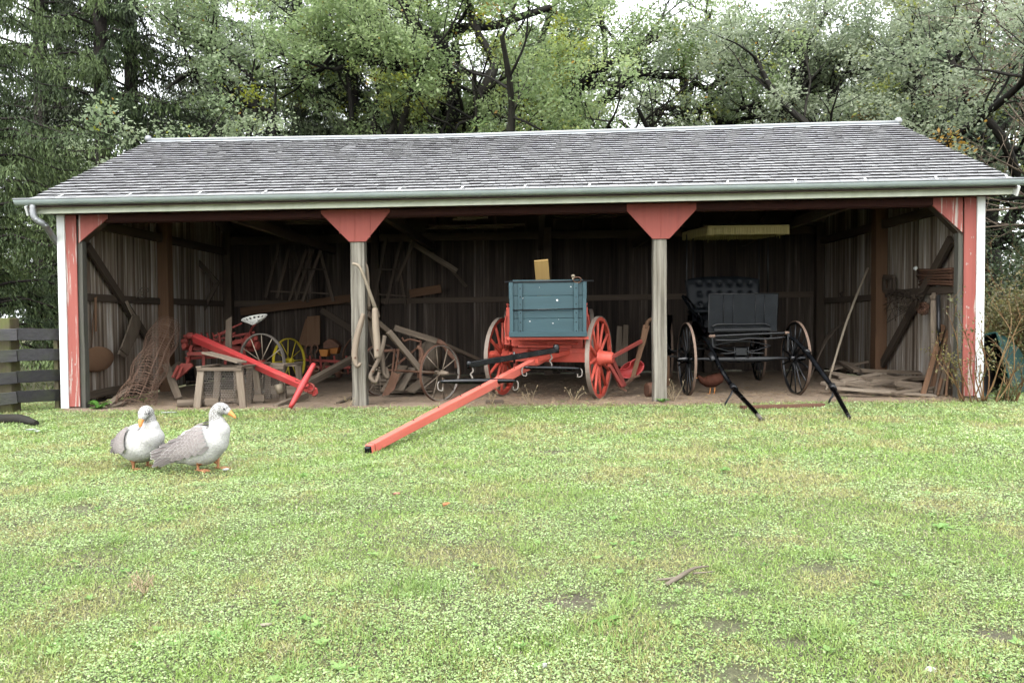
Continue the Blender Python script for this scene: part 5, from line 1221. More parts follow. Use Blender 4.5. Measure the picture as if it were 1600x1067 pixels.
single('hanging_pipe', 'greywood', 'thick pale wooden roller standing on end against the right wall', 'roller', WX(1459, 560, xr - .1), lambda q: (q.tube([WX(1458, 568, xr - .1), WX(1459, 468, xr - .1)], .045, 12), q.lathe(WX(1459, 468, xr - .1), UP, [(0, .06), (.06, .06), (.06, .035), (.1, .03)], 12)))
single('hanging_bar', 'blackdust', 'thin black iron bar with a hook hanging beside the wooden roller', 'bar', WX(1467, 500, xr - .1), lambda q: (q.tube([WX(1466, 462, xr - .1), WX(1467, 512, xr - .12), WX(1467, 520, xr - .12)], [.03, .024, .03], 8), q.tube([WX(1467, 520, xr - .12), WX(1465, 530, xr - .12), WX(1469, 535, xr - .12), WX(1466, 542, xr - .12)], .012, 6, 3)), bevel=0)
sf = thing('small_wall_frame', 'small square grey wooden frame nailed on the right wall', 'frame', WX(1388, 443, xr))
def frm(q):
    c_ = [WX(1381, 433, xr), WX(1396, 434, xr), WX(1396, 454, xr), WX(1381, 454, xr)]
    for i in range(4): q.beam(c_[i], c_[(i + 1) % 4], .08, .04, V((1, 0, 0)))
part('frame', 'darkwood', sf, frm, .003)
tw = thing('dry_branch_tangle', 'tangle of fine dry twigs hooked on the right wall rail', 'twigs', WX(1400, 465, xr))
part('twig', 'darkwood', tw, lambda q: [q.tube([WX(1385 + random.uniform(0, 60), 455 + random.uniform(0, 12), xr - .05), WX(1385 + random.uniform(0, 60), 462 + random.uniform(-10, 16), xr - .2), WX(1380 + random.uniform(0, 60), 475 + random.uniform(-10, 30), xr - .15)], .005, 4, 3) for _ in range(36)], 0)
single('dry_branch', 'darkwood', 'dark dry branch with thin twigs lying behind the surrey right wheel', 'branch', onG(1270, 585, 2.2), lambda q: [q.tube([onG(1262, 590, 2.2, .05), W(1285 + k, 540 - k, 2.6), W(1290 + k * 5, 520 - k * 3.2, 3.0)], [.012, .008, .003], 5, 3) for k in range(8)], bevel=0)
# ------------------------------------------------------------------ geese
def bird_mat(name, base, dark, throat, sc=55):
    """plumage: pale ground colour, scalloped darker feathering where 'tone' is high, speckle on the neck"""
    m, n, b = nt(name)
    tc = n.nodes.new('ShaderNodeTexCoord'); at = n.nodes.new('ShaderNodeAttribute'); at.attribute_name = 'tone'
    vo = n.nodes.new('ShaderNodeTexVoronoi'); vo.inputs['Scale'].default_value = sc; n.links.new(tc.outputs['Object'], vo.inputs['Vector'])
    sp = noise(n, tc.outputs['Object'], 110, 4, .8); lo = noise(n, tc.outputs['Object'], 9, 4, .6)
    mk = math_n(n, 'MULTIPLY', math_n(n, 'SUBTRACT', sp, .42), 7, True)
    f = math_n(n, 'MULTIPLY', mk, at.outputs['Fac'], True)
    f = math_n(n, 'MULTIPLY', f, math_n(n, 'ADD', math_n(n, 'MULTIPLY', lo, .9), .5), True)
    c = mixc(n, f, base, dark)
    c = mixc(n, math_n(n, 'MULTIPLY', math_n(n, 'SUBTRACT', vo.outputs['Distance'], .3), .5, True), c, throat)
    n.links.new(c, b.inputs['Base Color']); b.inputs['Roughness'].default_value = .85; b.inputs['Specular IOR Level'].default_value = .15
    bp = n.nodes.new('ShaderNodeBump'); bp.inputs['Strength'].default_value = .5; bp.inputs['Distance'].default_value = .006
    n.links.new(vo.outputs['Distance'], bp.inputs['Height']); n.links.new(bp.outputs[0], b.inputs['Normal'])
    return m
M['plume'] = bird_mat('goose_plumage', (.56, .55, .53), (.10, .088, .084), (.40, .38, .365))
M['feather'] = surf('grey_brown_feather', [(.10, .085, .08), (.25, .22, .21), (.40, .37, .355)], .8, .15, sc=(30, 6, 30), tone=.7, bump=.1)
M['feathertip'] = surf('pale_feather_edge', [(.42, .40, .38), (.50, .48, .46)], .8, .15, bump=.05)
M['beak'] = surf('orange_beak', [(.62, .22, .05), (.74, .32, .10)], .45, .4, sc=(30, 30, 30), coord='Object', bump=.05)
M['legs'] = surf('orange_leg', [(.30, .13, .06), (.44, .22, .11)], .6, .3, sc=(50, 50, 50), coord='Object', bump=.2)
M['eye'] = surf('dark_eye', [(.01, .01, .015), (.02, .02, .02)], .15, .6, bump=0)
M['henbrown'] = surf('chestnut_hen_plumage', [(.025, .009, .006), (.06, .02, .011), (.11, .04, .02)], .8, .2, sc=(45, 45, 45), coord='Object', bump=.5)
M['comb'] = surf('red_comb', [(.4, .03, .02), (.5, .05, .04)], .6, .3, bump=0)

def organic(name, spine, mat, parent, n=20, k=6, toneF=None):
    """one continuous body: spine [(p, up/down radius, side radius)] -> smooth tube closed at both ends; toneF(point, u, angle) -> tone"""
    pts = [V(s[0]) for s in spine]; rads = [(s[1], s[2]) for s in spine]
    P, Q = catmull(pts, rads, k)
    q = MB(); side = None; rings = []
    for i, p in enumerate(P):
        d = (P[min(i + 1, len(P) - 1)] - P[max(i - 1, 0)]).normalized()
        if side is None:
            side = d.cross(UP).normalized()
        side = (side - d * side.dot(d)).normalized(); up = side.cross(d)
        ru, rs = Q[i]
        rings.append([p + up * (ru * math.cos(6.2832 * j / n)) + side * (rs * math.sin(6.2832 * j / n)) for j in range(n)])
    q.grid(rings, True, .5, True, True, True)
    if toneF:
        nf = 0
        for i in range(len(rings) - 1):
            for j in range(n):
                q.t[nf] = max(0, min(1, toneF(i / (len(rings) - 1), 6.2832 * (j + .5) / n))); nf += 1
    o = q.build(name, M[mat], parent); s_ = o.modifiers.new('s', 'SUBSURF'); s_.levels = s_.render_levels = 1
    return o

def foot(par, ankle, toe_dir, ground_z, sc=1.0):
    td = V(toe_dir).normalized(); sd = td.cross(UP).normalized(); a = V((ankle.x, ankle.y, ground_z + .012))
    q = MB()
    q.tube([ankle + UP * .10, ankle + UP * .04, a + UP * .02, a], [.016 * sc, .012 * sc, .011 * sc, .013 * sc], 8, 2)
    tips = [a + td * .085 * sc + sd * s_ * .045 * sc - UP * .008 for s_ in (-1, 0, 1)]; tips[1] = a + td * .10 * sc - UP * .008
    for t in tips: q.tube([a, a.lerp(t, .55) + UP * .006, t], [.008, .008, .005], 6)
    for i in (0, 1):
        o = len(q.v); m_ = tips[i].lerp(tips[i + 1], .5) - td * .02
        for p in (a, tips[i], m_, tips[i + 1]): q.v.append(tuple(p + UP * .004))
        q.face((o, o + 1, o + 2, o + 3), ((0, 0), (.1, 0), (.1, .1), (0, .1)), .5, False)
    q.tube([a, a - td * .03 + UP * .004], [.007, .004], 6)
    q.build('leg', M['legs'], par)

def goose(label, org, yaw, S, spine, wing, beak, eye, legs, walk=False, headyaw=0):
    """local frame: +X forward, Z up, turned by yaw; units metres"""
    t = thing('goose', label, 'goose', org)
    Rz = Matrix.Rotation(yaw, 3, 'Z')
    L = lambda p: org + Rz @ (V(p) * S)
    nb = len(spine)
    def tone(u, a):
        # back and neck speckled, breast and belly pale
        top = max(0, math.cos(a)); t_ = .22 * top + .14 + .18 * max(0, -math.cos(a))
        if u > .60: t_ = 1.3
        if u > .90: t_ = .5
        return t_
    organic('body', [(L(p), r1 * S, r2 * S) for p, r1, r2 in spine], 'plume', t, 24, 6, tone)
    # folded wings: overlapping feathers laid along each flank, long dark flight feathers behind, small pale-edged coverts in front
    def flank(x, z):
        for (p, ru, rs), (p2, ru2, rs2) in zip(spine, spine[1:]):
            if p[0] <= x <= p2[0]:
                k_ = (x - p[0]) / max(1e-6, p2[0] - p[0]); zc = p[2] + (p2[2] - p[2]) * k_; a_, b_ = ru + (ru2 - ru) * k_, rs + (rs2 - rs) * k_
                sn = max(-.93, min(.93, (z - zc) / max(a_, .02))); return b_ * math.sqrt(1 - sn * sn), sn
        return .03, 0
    (ax0, az0), (bx0_, bz0_), hw = wing
    dirx, dirz = bx0_ - ax0, bz0_ - az0; wl = math.hypot(dirx, dirz); dirx /= wl; dirz /= wl
    for s_ in (-1, 1):
        q = MB(); rr = random.Random(3); NR = 13; cnt_all = 0
        for rowi in range(NR):
            s0 = 1 - rowi / (NR - 1)                      # rear rows first, the front ones overlap them
            half = hw * (.42 + .58 * (1 - s0) ** .6); nfe = 6 if s0 > .5 else 7
            for i in range(nfe):
                t_ = -1 + 2 * (i + .5 * (rowi % 2)) / (nfe - .5)
                ln = (.055 + .20 * max(0, s0 - .35) ** 1.1) * rr.uniform(.9, 1.1); w_ = (.036 if s0 < .5 else .030) * S
                cxq = ax0 + dirx * wl * s0 - dirz * 0 + (-dirz) * t_ * half; czq = az0 + dirz * wl * s0 + dirx * t_ * half
                an = .10 * t_; ddx, ddz = dirx * math.cos(an) - dirz * math.sin(an), dirz * math.cos(an) + dirx * math.sin(an)
                ex_, ez_ = cxq + ddx * ln, czq + ddz * ln
                lift0 = .006 + .0012 * rowi + .0006 * i
                f1, sn1 = flank(cxq, czq); f2, sn2 = flank(ex_, ez_); cs1 = math.sqrt(1 - sn1 * sn1)
                a = L((cxq, s_ * (f1 + lift0 * cs1), czq + lift0 * sn1)); b_ = L((ex_, s_ * (max(f2, .03) + (lift0 + .006) * cs1), ez_ + (lift0 + .006) * sn1))
                d = b_ - a; up_ = (Rz @ V((0, s_ * cs1, sn1))).normalized(); sdv = d.normalized().cross(up_).normalized()
                pts = [(0, .5), (.3, .9), (.6, 1), (.82, .85), (.95, .5), (1, .1)]
                tn_ = max(0, min(1, .62 - .55 * s0 + .22 * t_ + rr.uniform(-.1, .1)))
                for layer, (gw, gl, gz_, mi_) in enumerate(((1.0, 1.0, 0, 0), (1.13, 1.03, -.0012, 1))):
                    o = len(q.v)
                    for kk, ww in pts:
                        for z_ in (-1, 1): q.v.append(tuple(a + d * (kk * gl) + sdv * (z_ * ww * gw * w_ / 2) + up_ * (gz_ * S)))
                    for m_ in range(len(pts) - 1):
                        e = o + m_ * 2; q.face((e, e + 1, e + 3, e + 2), ((0, m_ * .02), (.02, m_ * .02), (.02, m_ * .02 + .02), (0, m_ * .02 + .02)), tn_, True, mi_)
        q.build('wing', [M['feather'], M['feathertip']], t)
    # beak, eyes, legs
    q = MB(); q.tube([L(p) for p, r in beak], [tuple(x * S for x in r) for p, r in beak], 12, 3); q.build('beak', M['beak'], t)
    for e in eye:
        q = MB(); q.ell(L(e), .0085 * S, .0085 * S, .0085 * S, 10, 6); q.build('eye', M['eye'], t)
    for (lx, ly, lz, tx, ty, gx) in legs:
        an = L((lx, ly, lz)); fl = L((gx, ly, 0)); gzz = gz(fl.x) + float(relief(fl.x, fl.y)) + .01
        q = MB(); 
        foot_pt = V((fl.x, fl.y, gzz + .05)); q.tube([an, an.lerp(foot_pt, .6), foot_pt], [.035 * S, .018 * S, .012 * S], 8, 2)
        q.build('shank', M['legs'], t)
        foot(t, V((fl.x, fl.y, gzz + .0)), Rz @ V((tx, ty, 0)), gzz, 1.0)
    return t

# right-hand goose walks to the right; scale from the picture: about 201 px/m at its feet
g2 = G(312, 738); ppm = 1200 / (g2.y + CAM_D)
def px2(px, py): return ((px - 312) / ppm, 0, (738 - py) / ppm)
sp2 = [((234, 717), .006, .012), ((246, 712), .022, .035), ((262, 708), .062, .06), ((280, 704), .105, .085), ((299, 699), .150, .115), ((318, 694), .168, .128), ((334, 684), .142, .115), ((343, 671), .098, .085), ((341.5, 659), .066, .06), ((339, 649), .053, .045), ((340.5, 641), .050, .042), ((346.5, 636.5), .053, .043), ((353, 637.5), .047, .038), ((359, 641), .032, .028), ((362, 643.5), .016, .018)]
wing2 = ((px2(331, 0)[0], px2(0, 678)[2]), (px2(272, 0)[0], px2(0, 703)[2]), .088)
goose('pale grey goose striding right in profile, farther right of the two geese', g2, 0.0, 1.0,
      [((px2(*p)[0], 0, px2(*p)[2]), a, b_) for p, a, b_ in sp2], wing2,
      [((px2(359.5, 641)[0], 0, px2(0, 641)[2]), (.028, .024)), ((px2(363, 643)[0], 0, px2(0, 643.5)[2]), (.022, .019)), ((px2(368, 647)[0], 0, px2(0, 647.5)[2]), (.013, .015)), ((px2(371.5, 651)[0], 0, px2(0, 651.5)[2]), (.005, .010))],
      [(px2(357, 0)[0] - .005, .033, px2(0, 636)[2]), (px2(357, 0)[0] - .005, -.033, px2(0, 636)[2])],
      [(.02, -.05, .09, 1, -.1, .01), (.05, .05, .12, 1, .1, .13)])
# left-hand goose: breast towards the camera's right, head bent down and turned to the viewer
g1 = G(222, 733); ppm1 = 1200 / (g1.y + CAM_D)
yw = R(-33)
def g1l(px, py, y): # pixel + forward offset -> local along a turned body
    return None
# spine in local metres; forward = towards the viewer's right front
sp1 = [((-.34, 0, .15), .006, .012), ((-.29, 0, .16), .025, .04), ((-.22, 0, .185), .075, .09), ((-.12, 0, .205), .130, .135), ((0, 0, .215), .165, .158), ((.10, 0, .235), .160, .150), ((.165, 0, .29), .118, .115), ((.175, 0, .355), .075, .072), ((.168, -.005, .415), .055, .052), ((.168, -.015, .462), .051, .050), ((.180, -.035, .492), .054, .052), ((.203, -.068, .484), .048, .046), ((.220, -.094, .455), .032, .032), ((.226, -.103, .435), .018, .022)]
wing1 = ((.07, .27), (-.20, .20), .074)
goose('pale grey goose with bowed head and orange beak facing the viewer', g1 + V((-.03, .02, 0)), yw, 1.0, sp1, wing1,
      [((.216, -.086, .462), (.024, .024)), ((.228, -.105, .435), (.021, .020)), ((.236, -.118, .405), (.014, .016)), ((.240, -.123, .38), (.006, .010))],
      [(.243, -.052, .484), (.172, -.098, .484)],
      [(.02, -.07, .10, 1, -.2, .03), (-.03, .07, .10, 1, .3, .0)])

# ------------------------------------------------------------------ hen under the surrey
hp = onG(1112, 600, 1.1); hpm = 1200 / (hp.y + CAM_D)
hn = thing('hen', 'chestnut-brown hen pecking in the shadow under the surrey', 'hen', hp)
sph = [((-.19, 0, .31), .008, .01), ((-.15, 0, .28), .05, .02), ((-.10, 0, .235), .085, .06), ((-.02, 0, .20), .095, .085), ((.06, 0, .19), .088, .08), ((.12, 0, .20), .06, .055), ((.155, 0, .225), .038, .036), ((.175, 0, .25), .028, .026), ((.19, 0, .255), .024, .022), ((.21, 0, .245), .01, .01)]
sph = [((-x, y, z), a, b_) for (x, y, z), a, b_ in sph]
organic('body', [(hp + V(p) * 1.05, a * 1.05, b_ * 1.05) for p, a, b_ in sph], 'henbrown', hn, 16, 5)
q = MB(); q.prism([hp + V((-.20, -.004, .275)), hp + V((-.18, -.004, .30)), hp + V((-.19, -.004, .285))] + [hp + V((-.215, -.004, .29))], V((0, .008, 0))); q.build('comb', M['comb'], hn)
q = MB(); q.tube([hp + V((-.22, 0, .258)), hp + V((-.25, 0, .245))], [.009, .002], 6); q.build('beak', M['beak'], hn)
for dx in (-.02, .05):
    q = MB(); a = hp + V((dx, 0, .11)); b_ = hp + V((dx - .01, -.01, .012)); q.tube([a, b_], .007, 6)
    for t in (-.5, 0, .5): q.tube([b_, b_ + V((-.045 * math.cos(t), .045 * math.sin(t), -.002))], [.005, .003], 5)
    q.build('leg', M['beak'], hn)

# ------------------------------------------------------------------ trees
def grow(q, p, d, length, r, level, rr, tips, up=.15, wob=.35):
    seg = 5 if level < 3 else 3; pts = [p]; rad = [r]; cur = V(d).normalized()
    for i in range(seg):
        cur = (cur + V((rr.uniform(-wob, wob), rr.uniform(-wob, wob), rr.uniform(-wob * .7, wob * .7) + up * .3))).normalized()
        pts.append(pts[-1] + cur * length / seg); rad.append(r * (1 - .72 * (i + 1) / seg))
    q.tube(pts, rad, 7 if level == 1 else 5 if level == 2 else 4, 2 if level < 3 else 0, cap=False)
    if level >= 3:
        tips.append(pts[-1]); tips.append(pts[-2]); return
    kids = 5 if level == 1 else 4
    for i in range(kids):
        k = .25 + .75 * (i + rr.random()) / kids; j = min(int(k * seg), seg - 1); o = pts[j].lerp(pts[j + 1], k * seg - j)
        nd = (cur * .6 + V((rr.uniform(-1, 1), rr.uniform(-1, 1), rr.uniform(-.45, .8)))).normalized()
        grow(q, o, nd, length * rr.uniform(.45, .7), max(rad[j] * .55, .008), level + 1, rr, tips, up, wob)
    if level == 2: tips.append(pts[-1])

def crown(tips, per, rad, size, cols, rs, zlo=None, flat=.7, accents=(), clear=None):
    g = np.random.default_rng(rs); T = np.array([[t.x, t.y, t.z] for t in tips])
    if len(OPEN):
        # the old limbs stand in openings between the leaf masses
        D_ = T[:, 1] + CAM_D; tx_, tz_ = T[:, 0] / D_, (T[:, 2] - CAM_H) / D_
        ox, oz, oy = OPEN[:, 0], OPEN[:, 1], OPEN[:, 2]
        hit = (((tx_[:, None] - ox[None]) ** 2 + (tz_[:, None] - oz[None]) ** 2) < (OPEN[:, 3] ** 2)[None]) & (T[:, 1][:, None] < oy[None] + .3)
        T = T[~(hit.any(1) & (g.random(len(T)) < .9))]
    if zlo is not None: T = T[T[:, 2] > zlo]
    if size > .07 and rad < .3 and len(T) > 200: T = T[g.random(len(T)) < .55]; per = int(per * 1.75); rad *= 1.25
    K = len(T); idx = np.repeat(np.arange(K), per); N = len(idx)
    off = g.normal(0, 1, (N, 3)) * np.array([rad, rad, rad * flat]) * .6
    C = T[idx] + off
    az = g.random(N) * 6.283; L = size * (.6 + .8 * g.random(N)); lean = g.normal(-.25, .55, N)
    v = leaves(C[:, 0], C[:, 1], C[:, 2], L, L * .62, lean, az, g.normal(0, .6, N))
    ct = g.random(K)[idx]; lt = g.random(N)
    tt = np.clip(.72 * ct + .28 * lt, 0, 1)
    c = mixcol(cols[0], cols[1], tt)
    for col, share in accents:
        m_ = (g.random(K) < share)[idx] & (lt < .8); c[m_] = np.array(col) * (.7 + .5 * lt[m_][:, None])
        m2 = g.random(N) < share * .35; c[m2] = np.array(col)
    return v, N, c

OPEN = []
for pts, y_, w_ in (([(702, 175), (700, 130), (697, 105), (690, 72), (664, 50), (640, 32)], 10.5, .014), ([(700, 58), (735, 43), (775, 40), (815, 26), (855, 14)], 10.8, .010), ([(722, 150), (752, 138), (765, 110), (772, 90)], 10, .010),
        ([(890, 165), (905, 138), (925, 112), (960, 98)], 12.5, .011), ([(958, 145), (975, 124), (1000, 112), (1045, 120)], 12, .013), ([(1030, 172), (1092, 175), (1112, 155), (1130, 135)], 13, .012), ([(1240, 160), (1256, 135), (1257, 105), (1265, 75)], 11.5, .010), ([(1300, 150), (1312, 125), (1335, 113)], 12.5, .009),
        ([(1000, 150), (1010, 140)], 13, .014), ([(728, 80), (735, 110)], 12, .014), ([(440, 110), (450, 130)], 14, .012)):
    for a, b_ in zip(pts, pts[1:]):
        for u in (0, .25, .5, .75, 1):
            p = W(a[0] + (b_[0] - a[0]) * u, a[1] + (b_[1] - a[1]) * u, y_); OPEN.append((p.x / (p.y + CAM_D), (p.z - CAM_H) / (p.y + CAM_D), y_, w_))
OPEN = np.array(OPEN)
def gam(h):
    return h
OAKCOL = ((.20, .29, .11), (.46, .56, .28))
def oak(label, base, seed, limbs, per=80, rad=.27, size=.088, cols=OAKCOL, extra=6, zlo=4.2, height=12, spread=5.0, accents=(((.50, .30, .06), .008), ((.36, .40, .10), .05)), trunk_r=.38, group=None, fork=3.2, kids=9):
    rr = random.Random(seed); t = thing('oak_tree', label, 'tree', base, group)
    q = MB(); tips = []
    top = base + V((rr.uniform(-.3, .3), 0, fork))
    q.tube([base - UP * .2, base + UP * .4, base.lerp(top, .5) + V((rr.uniform(-.15, .15), 0, 0)), top], [trunk_r * 1.35, trunk_r, trunk_r * .85, trunk_r * .8], 14, 3, cap=False)
    def limb(pts, r0, r1):
        rads = [r0 + (r1 - r0) * i / (len(pts) - 1) for i in range(len(pts))]
        q.tube(pts, rads, 9, 3, cap=False)
        L = sum((b_ - a).length for a, b_ in zip(pts, pts[1:])); k = max(4, int(L * kids / 6))
        for i in range(k):
            u = .12 + .88 * (i + rr.random()) / k; f_ = u * (len(pts) - 1); j = min(int(f_), len(pts) - 2); o = pts[j].lerp(pts[j + 1], f_ - j)
            dd = (pts[j + 1] - pts[j]).normalized()
            nd = (dd * .3 + V((rr.uniform(-1, 1), rr.uniform(-1, 1), rr.uniform(-.35, .9)))).normalized()
            grow(q, o, nd, rr.uniform(1.3, 2.5), max(.035, (r0 + (r1 - r0) * u) * .45), 2, rr, tips)
    for pts, r0, r1 in limbs: limb([top] + pts if (pts[0] - top).length > .5 else pts, r0, r1)
    for i in range(extra):
        az = 6.2832 * (i + rr.random() * .6) / extra; e = rr.uniform(.35, 1.0); pts = [top - UP * rr.uniform(0, .8)]; cur = V((math.cos(az), math.sin(az), e)).normalized()
        for s_ in range(5):
            cur = (cur + V((rr.uniform(-.35, .35), rr.uniform(-.35, .35), rr.uniform(-.18, .35)))).normalized(); pts.append(pts[-1] + cur * spread * rr.uniform(.22, .32))
        limb(pts, trunk_r * .42, .05)
    q.build('trunk', M['bark'], t)
    v, N, c = crown(tips, per, rad, size, cols, seed, zlo, accents=accents)
    mass('crown', v, N, c, M['oakleaf'], t)
    return t, len(tips), N

def PL(lst): return [W(*p) for p in lst]
yA = 10.5
stat = []
bA = V((W(720, 300, yA).x, yA, 0)); bA.z = gz(bA.x)
stat.append(oak('big spreading oak with dark forked limbs rising behind the middle of the roof', bA, 21,
    [(PL([(705, 215, yA), (700, 160, yA), (697, 110, yA - .3), (690, 72, yA - .5), (664, 50, yA - .8), (640, 30, yA - 1), (632, -20, yA - 1.2)]), .26, .12),
     (PL([(705, 205, yA), (712, 140, yA + .4), (690, 85, yA), (700, 55, yA), (735, 43, yA + .3), (775, 40, yA + .5), (815, 26, yA + .7), (860, 12, yA + 1)]), .2, .09),
     (PL([(730, 210, yA), (742, 165, yA - .6), (762, 130, yA - .8), (772, 95, yA - .6), (748, 55, yA - .5), (735, 10, yA - .4)]), .2, .08),
     (PL([(740, 180, yA), (770, 145, yA + .6), (800, 153, yA + .9), (850, 150, yA + 1.3)]), .13, .06),
     (PL([(690, 190, yA), (650, 175, yA + .5), (590, 165, yA + .2), (520, 150, yA - .5)]), .16, .06),
     (PL([(690, 80, yA - .5), (640, 110, yA - 1.5), (580, 95, yA - 2), (520, 110, yA - 2.6)]), .12, .05)], extra=4, trunk_r=.42))
yB_ = 12.5; bB = V((W(900, 300, yB_).x, yB_, 0)); bB.z = gz(bB.x)
stat.append(oak('gnarled oak whose low dark limbs arch right above the blue wagon', bB, 33,
    [(PL([(885, 215, yB_), (890, 165, yB_), (905, 135, yB_), (925, 110, yB_ - .3), (965, 95, yB_ - .6), (1000, 72, yB_ - .8), (1050, 45, yB_ - 1)]), .24, .08),
     (PL([(893, 185, yB_), (925, 170, yB_), (958, 145, yB_ - .5), (975, 122, yB_ - .7), (1000, 113, yB_ - .7), (1040, 120, yB_ - .3), (1065, 118, yB_)]), .18, .09),
     (PL([(885, 165, yB_), (860, 160, yB_ + .5), (830, 130, yB_ + .8), (850, 50, yB_ + .8), (870, 0, yB_ + .6)]), .18, .08),
     (PL([(890, 150, yB_), (905, 140, yB_ + .5), (940, 125, yB_ + .5), (945, 60, yB_ + .3), (930, 0, yB_)]), .14, .06)], extra=4))
yC = 13.5; bC = V((W(1072, 300, yC).x, yC, 0)); bC.z = gz(bC.x)
stat.append(oak('oak with thin bare arching limbs and sky gaps above the right middle post', bC, 44,
    [(PL([(1070, 205, yC), (1070, 150, yC), (1068, 110, yC), (1085, 70, yC), (1110, 20, yC)]), .18, .08),
     (PL([(1020, 205, yC - .5), (1030, 172, yC - .6), (1060, 170, yC - .6), (1092, 175, yC - .6), (1112, 155, yC - .5), (1130, 135, yC - .4), (1180, 95, yC - .4)]), .12, .05),
     (PL([(1095, 175, yC), (1130, 195, yC + .3), (1165, 185, yC + .6), (1205, 182, yC + .6), (1240, 178, yC + .8)]), .12, .05),
     (PL([(1075, 150, yC), (1105, 140, yC - .3), (1135, 118, yC - .6), (1150, 80, yC - .8)]), .13, .05)], extra=3, per=52, kids=7))
yD = 11.5; bD = V((W(1245, 300, yD).x, yD, 0)); bD.z = gz(bD.x)
stat.append(oak('grey-green oak with a twisting dark trunk behind the right half of the roof', bD, 55,
    [(PL([(1243, 205, yD), (1232, 178, yD), (1240, 155, yD), (1256, 140, yD), (1256, 105, yD - .2), (1265, 70, yD - .4), (1290, 20, yD - .5)]), .2, .08),
     (PL([(1240, 180, yD), (1215, 165, yD + .3), (1190, 160, yD + .5), (1150, 175, yD + .8)]), .1, .05),
     (PL([(1290, 200, yD + 1), (1300, 150, yD + 1), (1318, 120, yD + 1), (1345, 112, yD + .8), (1375, 95, yD + .6)]), .18, .08),
     (PL([(1300, 150, yD + 1), (1290, 130, yD + .8), (1280, 115, yD + .7), (1270, 60, yD + .5)]), .12, .05)], cols=((.19, .25, .14), (.44, .49, .33)), extra=5))
yE_ = 9.5; bE = V((W(1440, 300, yE_).x, yE_, 0)); bE.z = gz(bE.x)
stat.append(oak('dense grey-green oak rising behind the right end of the ridge', bE, 66,
    [(PL([(1440, 190, yE_), (1430, 140, yE_), (1440, 100, yE_), (1470, 60, yE_)]), .2, .08), (PL([(1430, 210, yE_), (1380, 160, yE_ + .5), (1330, 175, yE_ + .4)]), .14, .06)], cols=((.19, .25, .14), (.44, .49, .33)), extra=6, zlo=3.8))
yF_ = 8.5; bF = V((W(1640, 300, yF_).x, yF_, 0)); bF.z = gz(bF.x)
stat.append(oak('rightmost oak overhanging the right corner of the shed', bF, 77,
    [(PL([(1600, 250, yF_), (1560, 230, yF_), (1520, 200, yF_)]), .12, .05)], cols=((.10, .16, .095), (.28, .35, .22)), extra=6, zlo=2.6, fork=2.4))
# younger oak branches low behind the ridge: the pale clumps left of the middle
yG_ = 8.2; bG = V((W(340, 300, yG_).x, yG_, 0)); bG.z = gz(bG.x)
stat.append(oak('pale-leaved young oak in front of the dark spruces left of the ridge middle', bG, 88,
    [(PL([(430, 200, yG_), (390, 165, yG_), (340, 158, yG_), (300, 150, yG_)]), .10, .04), (PL([(380, 165, yG_), (345, 120, yG_), (300, 110, yG_ - .2), (260, 140, yG_ - .3)]), .08, .03), (PL([(400, 170, yG_), (390, 120, yG_), (340, 80, yG_)]), .08, .03)], cols=((.28, .38, .19), (.58, .66, .44)), extra=2, spread=2.6, trunk_r=.16, size=.085, per=85, rad=.25, zlo=3.6, accents=(((.50, .28, .07), .014), ((.35, .38, .05), .05))))
yH_ = 8.6; bH = V((W(560, 300, yH_).x, yH_, 0)); bH.z = gz(bH.x)
stat.append(oak('green oak spray hanging above the left middle of the roof', bH, 99,
    [(PL([(640, 120, yH_), (580, 90, yH_), (520, 80, yH_), (480, 100, yH_)]), .10, .04), (PL([(600, 100, yH_), (560, 50, yH_), (540, 10, yH_)]), .1, .04), (PL([(540, 90, yH_), (500, 110, yH_ - .4), (470, 125, yH_ - .6)]), .08, .03)], cols=((.26, .37, .15), (.56, .66, .38)), extra=0, trunk_r=.18, size=.085, per=85, rad=.25, zlo=5.4, fork=4))
yI = 8.4
for i, (px, lab) in enumerate(((700, 'yellow-green oak sapling crown just above the ridge left of the wagon'), (835, 'bright green oak sapling crown just above the ridge right of the wagon'))):
    b0_ = V((W(px, 300, yI).x, yI, 0)); b0_.z = gz(b0_.x)
    stat.append(oak(lab, b0_, 120 + i, [(PL([(px - 10, 205, yI), (px - 30, 190, yI), (px - 50, 183, yI)]), .05, .02), (PL([(px + 10, 205, yI), (px + 35, 188, yI), (px + 60, 180, yI)]), .05, .02)],
        cols=((.26, .35, .12), (.52, .60, .26)), extra=0, trunk_r=.09, size=.08, per=80, rad=.22, zlo=4.4, fork=4.3, accents=(((.5, .33, .08), .03), ((.35, .38, .05), .2)), kids=9))
print('OAKS', stat)
# more oaks of the same wood farther back, so that the sky shows only in places
for k_, (src, px, Y, rz, sc, lab) in enumerate(((4, 620, 19, 70, 1.15, 'oak far back behind the big forked oak'), (3, 860, 20, 150, 1.15, 'oak far back above the wagon, dulled by distance'), (4, 1180, 20.5, 200, 1.1, 'oak far back between the two arching oaks right of the middle'),
        (3, 1400, 18, 280, 1.2, 'oak far back behind the right end of the ridge'), (4, 1560, 16, 330, 1.15, 'oak far back beyond the right corner of the shed'), (3, 320, 21, 20, 1.1, 'oak far back in the gap between the left spruces'))):
    o = copy_tree(stat[src][0]); p = W(px, 400, Y); o.location = (p.x, Y, gz(p.x)); o.rotation_euler = (0, 0, R(rz)); o.scale = (sc, sc, sc); tag(o, lab, 'tree', 'oaks in the back row behind the shed')

